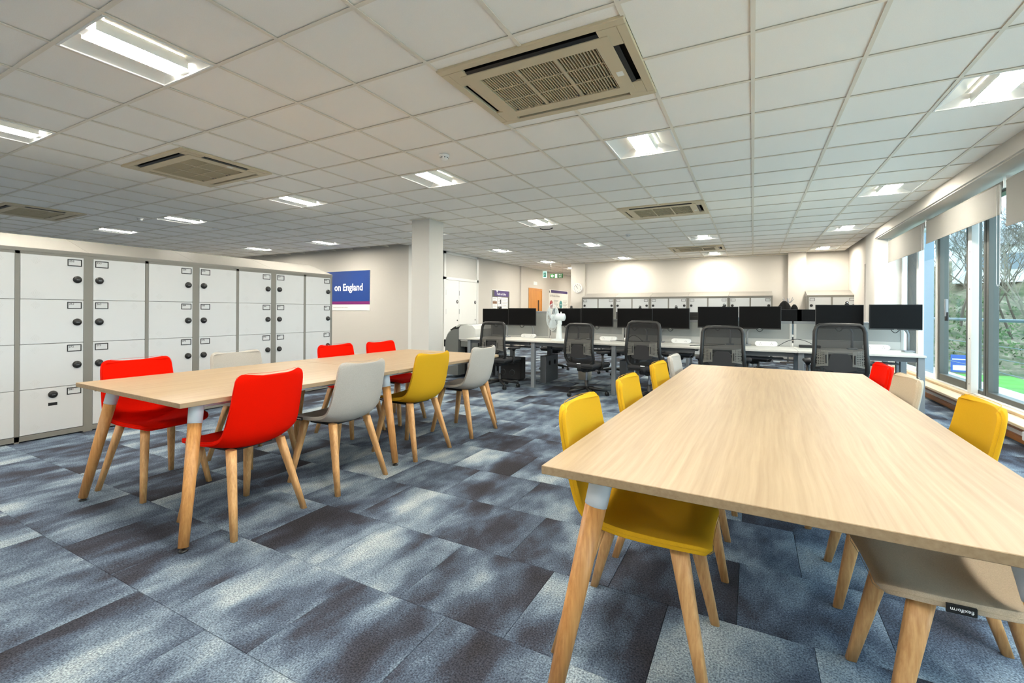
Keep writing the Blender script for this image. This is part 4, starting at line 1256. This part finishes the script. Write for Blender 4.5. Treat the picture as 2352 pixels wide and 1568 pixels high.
for yy in (-2.2, -.8, .8, 2.0): MB().box(-.02, .02, yy-.02, yy+.02, 0, .085).build('bracket', M_black2, t)
# bay window slit by the single locker
win('window_8', 11.76, 12.44, .5, 2.25, M_framew, .04, .05, 2.36, label='slit window by the single locker unit')
tag(MB().tube([(2.26, 11.79, 2.19), (2.26, 12.41, 2.19)], .03, 14).build('rolled_blind', M_blind), 'rolled white blind in the slit window', 'blind')
def blind(label, y0, y1, zb, zt=2.50, x=2.21):
    t = thing('roller_blind', label, 'blind', (x, (y0+y1)/2, zt), 0, 'white roller blinds')
    h = (y1-y0)/2
    MB().tube([(.0, -h+.01, 0), (.0, h-.01, 0)], .036, 20).build('roller', M_blind, t)
    MB().box(-.037, -.0355, -h+.02, h-.02, zb-zt, .004).build('fabric', M_blind, t)
    MB().box(-.041, -.032, -h+.02, h-.02, zb-zt-.006, zb-zt+.022, .002, 1).build('bottom_bar', M_blind, t)
    for s in (-1, 1): MB().box(-.03, .03, s*h-.006, s*h+.006, -.045, .06).build('bracket', M_white, t)
    zc = -1.02
    ch = [(-.046, -h+.02, -.01), (-.046, -h+.02, zc+.03), (-.046, -h+.04, zc), (-.046, -h+.07, zc), (-.046, -h+.09, zc+.03), (-.046, -h+.09, -.01)]
    MB().tube(ch, .0022, 5).build('pull_chain', M_white, t)
    return t
blind('shortest-looking roller blind by the wall pier', 8.80, 10.85, 2.13)
blind('long middle roller blind above the sliding window', 6.42, 8.74, 2.20)
blind('roller blind cut by the picture edge, hanging lower', 4.2, 6.36, 2.06)
blind('roller blind behind the picture edge beside the table', 2.0, 4.15, 2.06)
boxst('trim_13', 2.02, 2.30, 4.0, 10.95, 2.585, 2.6, M_wall)

# ------------------------------------------------------------------ outside
M_bounce = mat('bounce_ground', (200, 200, 194), .9, var=(2, .1))  # pale unseen ground, added to bounce neutral daylight onto the ceiling
M_lawn = mat('lawn', (74, 132, 40), .95, var=(1.2, .25))
def hillmat():
    m = bpy.data.materials.new('scrub_hill'); m.use_nodes = True
    nt = m.node_tree; p = nt.nodes['Principled BSDF']; L = nt.links.new
    tc = nt.nodes.new('ShaderNodeTexCoord')
    n = nt.nodes.new('ShaderNodeTexNoise'); n.inputs['Scale'].default_value = .9; n.inputs['Detail'].default_value = 8; n.inputs['Roughness'].default_value = .75
    L(tc.outputs['Object'], n.inputs['Vector'])
    r = nt.nodes.new('ShaderNodeValToRGB'); e = r.color_ramp.elements
    e[0].position = .36; e[0].color = rgb(44, 52, 32); e[1].position = .64; e[1].color = rgb(140, 134, 112)
    for pos, c in ((.45, (68, 80, 44)), (.52, (92, 86, 66)), (.58, (114, 106, 84))):
        k = e.new(pos); k.color = rgb(*c)
    L(n.outputs['Fac'], r.inputs['Fac']); L(r.outputs['Color'], p.inputs['Base Color']); p.inputs['Roughness'].default_value = 1
    return m
random.seed(3)
def hz(x, y):
    d = y*.93+x*.35
    z = -1.2
    if d > 26: z += min(1, (d-26)/34)**1.1*7.0
    if d > 26: z += .4*math.sin(x*.9+y*.4)*min(1, (d-26)/6)*.6+.3*math.sin(x*2.1-y*1.3)*min(1, (d-26)/6)
    return z
nx, ny = 46, 70
vs_ = []; fs = []
for i in range(nx+1):
    for j in range(ny+1):
        x = 2.7+46*i/nx; y = 4+70*j/ny; vs_.append((x, y, hz(x, y)))
for i in range(nx):
    for j in range(ny):
        a = i*(ny+1)+j; fs.append((a, a+ny+1, a+ny+2, a+1))
me = bpy.data.meshes.new('ground_hillside'); me.from_pydata(vs_, [], fs); me.update()
HM = hillmat(); me.materials.append(M_lawn); me.materials.append(HM); me.materials.append(M_bounce)
for p in me.polygons:
    p.use_smooth = True; c = p.center
    if c.y*.93+c.x*.35 > 26: p.material_index = 1
    elif c.y < 12: p.material_index = 2  # unseen near ground made pale to keep green bounce off the ceiling
o = bpy.data.objects.new('ground_hillside', me); COL.objects.link(o); struct(o, 'green lawn rising to a wooded hillside')
o = MB().box(2.7, 60, -40, 4.05, -2.2, -1.2).build('ground_bounce', M_bounce); struct(o, 'unseen pale ground bouncing daylight to the ceiling')
# balcony and railing
boxst('floor_balcony', 2.62, 3.75, -3, 15.4, -.35, -.06, mat('balcony', (212, 214, 210), .8))  # slab tone lightened to bounce daylight onto the ceiling
t = thing('balcony_railing', 'grey tube balcony railing with thin wires outside the windows', 'railing', (3.6, 6, -.06))
M_rail = mat('rail_grey', (92, 112, 112), .45, metal=.3)
MB().tube([(0, -8, 1.15), (0, 9, 1.15)], .028, 12).build('top_rail', M_rail, t)
for z in (.72, .51, .29): MB().tube([(0, -8, z), (0, 9, z)], .006, 6).build('wire', M_rail, t)
for yy in (-7.6, -4.2, -.3, 3.6, 8.0): MB().box(-.02, .02, yy-.03, yy+.03, 0, 1.13).build('post', M_rail, t)
# exterior fin wall beyond the narrow panes
boxst('wall_exterior_fin', 2.75, 3.16, 12.2, 12.6, -1.7, 3.2, mat('cladding_blue', (128, 146, 160), .6))
boxst('wall_exterior', 2.4, 2.62, 10.95, 16, -1.7, 3.4, mat('cladding_blue', (128, 146, 160), .6))
t = thing('reflection_board', 'small blue and white board standing in for a poster reflection', 'sign', (6.7, 23.05, -1.2), d2r(-15))  # board stands in for the window reflection of a blue and white poster
MB().box(-.24, .24, 0, .04, .25, .88).build('board', mat('reflection_blue', (60, 92, 180), .5), t)
MB().box(-.18, .18, -.004, 0, .32, .5).box(-.2, .15, -.004, 0, .7, .74).build('white_print', M_textw, t)
for k in (-1, 1): MB().box(k*.2-.02, k*.2+.02, .04, .08, 0, .86).build('post', M_alu, t)
# pale house on the hillside
t = thing('pale_house', 'pale low building among the trees on the hillside', 'building', (17.5, 47, hz(17.5, 47)-.3), d2r(-20))
MB().box(-4, 4, -2, 2, 0, 2.6).build('walls', mat('render_white', (214, 216, 212), .8), t)
MB().prism([(-2.3, 2.6), (2.3, 2.6), (0, 4.0)], 'x', -4.2, 4.2).build('roof', mat('roof_pale', (150, 154, 156), .7), t)
for k in range(4): MB().box(-3.3+1.8*k, -2.2+1.8*k, -2.05, -2, .9, 2.0).build('window', mat('house_window', (110, 126, 134), .3), t)
# bare winter trees
M_bark = mat('bark', (84, 74, 62), .95)
M_bark2 = mat('bark_grey', (108, 102, 88), .95)
def tree_mesh(seed, h, sides=4, depth=6):
    rnd = random.Random(seed); m = MB()
    def grow(p, d, l, r, lev):
        pts = [p]; n = 3; q = p.copy(); dd = d.copy()
        for k in range(n):
            dd = (dd+Vector((rnd.uniform(-.2, .2), rnd.uniform(-.2, .2), rnd.uniform(-.02, .14)))).normalized()
            q = q+dd*(l/n); pts.append(q.copy())
        m.tube(pts, [r, r*.85, r*.72, r*.6], sides if lev < 3 else 3, cap=False)
        if lev >= depth: return
        nb = 3
        for k in range(nb):
            f = .45+.55*(k+1)/nb; b = pts[min(n, int(f*n+.5))]
            a = rnd.uniform(0, 2*PI); sp = rnd.uniform(.45, .95)
            e = (dd+Vector((math.cos(a)*sp, math.sin(a)*sp, rnd.uniform(-.1, .25)))).normalized()
            grow(b, e, l*rnd.uniform(.58, .78), r*.56, lev+1)
    grow(Vector((0, 0, 0)), Vector((.05, 0, 1)), h*.32, h*.0085, 0)
    return m.mesh('tree')
TM = [tree_mesh(s, 9) for s in (1, 2, 5)]
SPOT = [(7.6, 28.5, 0), (10.5, 30, 1), (12.6, 27, 2), (9.9, 34, 2), (14, 33, 0), (16.5, 31, 1), (12, 39, 1), (16, 40, 0), (20, 37, 2), (9, 41, 0), (13.6, 46, 2), (19, 44.5, 1), (24, 42, 0),
        (10.6, 50, 1), (16.4, 53, 0), (22, 52, 2), (8.1, 32, 1), (10.2, 27, 0), (14.6, 36.5, 2), (18, 41.5, 0), (9.6, 46, 2), (12.6, 35.5, 1)]
WHERE = ['nearest the window post', 'behind the sliding window', 'with low spreading boughs over the lawn', 'mid slope by the sliding window', 'mid slope behind the wide window', 'at the picture edge, mid slope',
         'above the railing, upper slope', 'upper slope behind the wide window', 'upper slope at the picture edge', 'high on the slope by the grey frame', 'near the crest behind the mullion', 'near the crest behind the wide window',
         'near the crest beside the pale building', 'on the crest by the blind', 'on the crest, middle', 'on the crest at the picture edge', 'at the foot of the slope by the frame', 'at the lawn edge',
         'half way up behind the blind chain', 'upper slope before the pale building', 'high up behind the grey frame', 'half way up, middle']
for k, (x, y, i) in enumerate(SPOT):
    o = link('bare_tree', TM[i], M_bark if i else M_bark2); o.location = (x, y, hz(x, y)-.1); o.rotation_euler = (0, 0, k*1.9); s = .8+.07*(k % 5); o.scale = (s, s, s)
    tag(o, 'leafless tree '+WHERE[k], 'tree', 'bare trees on the hillside')
# ivy and scrub on the slope
m = MB(); rnd = random.Random(11)
for k in range(14000):
    x = rnd.uniform(4.5, 26); y = rnd.uniform(25, 44)
    if y*.93+x*.35 < 26.5: continue
    if math.sin(x*.8)+math.sin(y*.6+x*.3) < rnd.uniform(-.6, 1.4): continue
    z = hz(x, y)+rnd.uniform(0, .9)*rnd.random(); q = rnd.uniform(.04, .12)
    a = Vector((rnd.uniform(-1, 1), rnd.uniform(-1, 1), rnd.uniform(-1, 1))).normalized(); b = a.orthogonal().normalized()
    c = Vector((x, y, z)); m._add([c-a*q, c+b*q*.6, c+a*q, c-b*q*.6], [(0, 1, 2, 3)])
o = m.build('undergrowth', mat('ivy', (70, 92, 48), .9, var=(1.5, .5))); tag(o, 'ivy and scrub covering the slope beyond the lawn', 'undergrowth', kind='stuff')
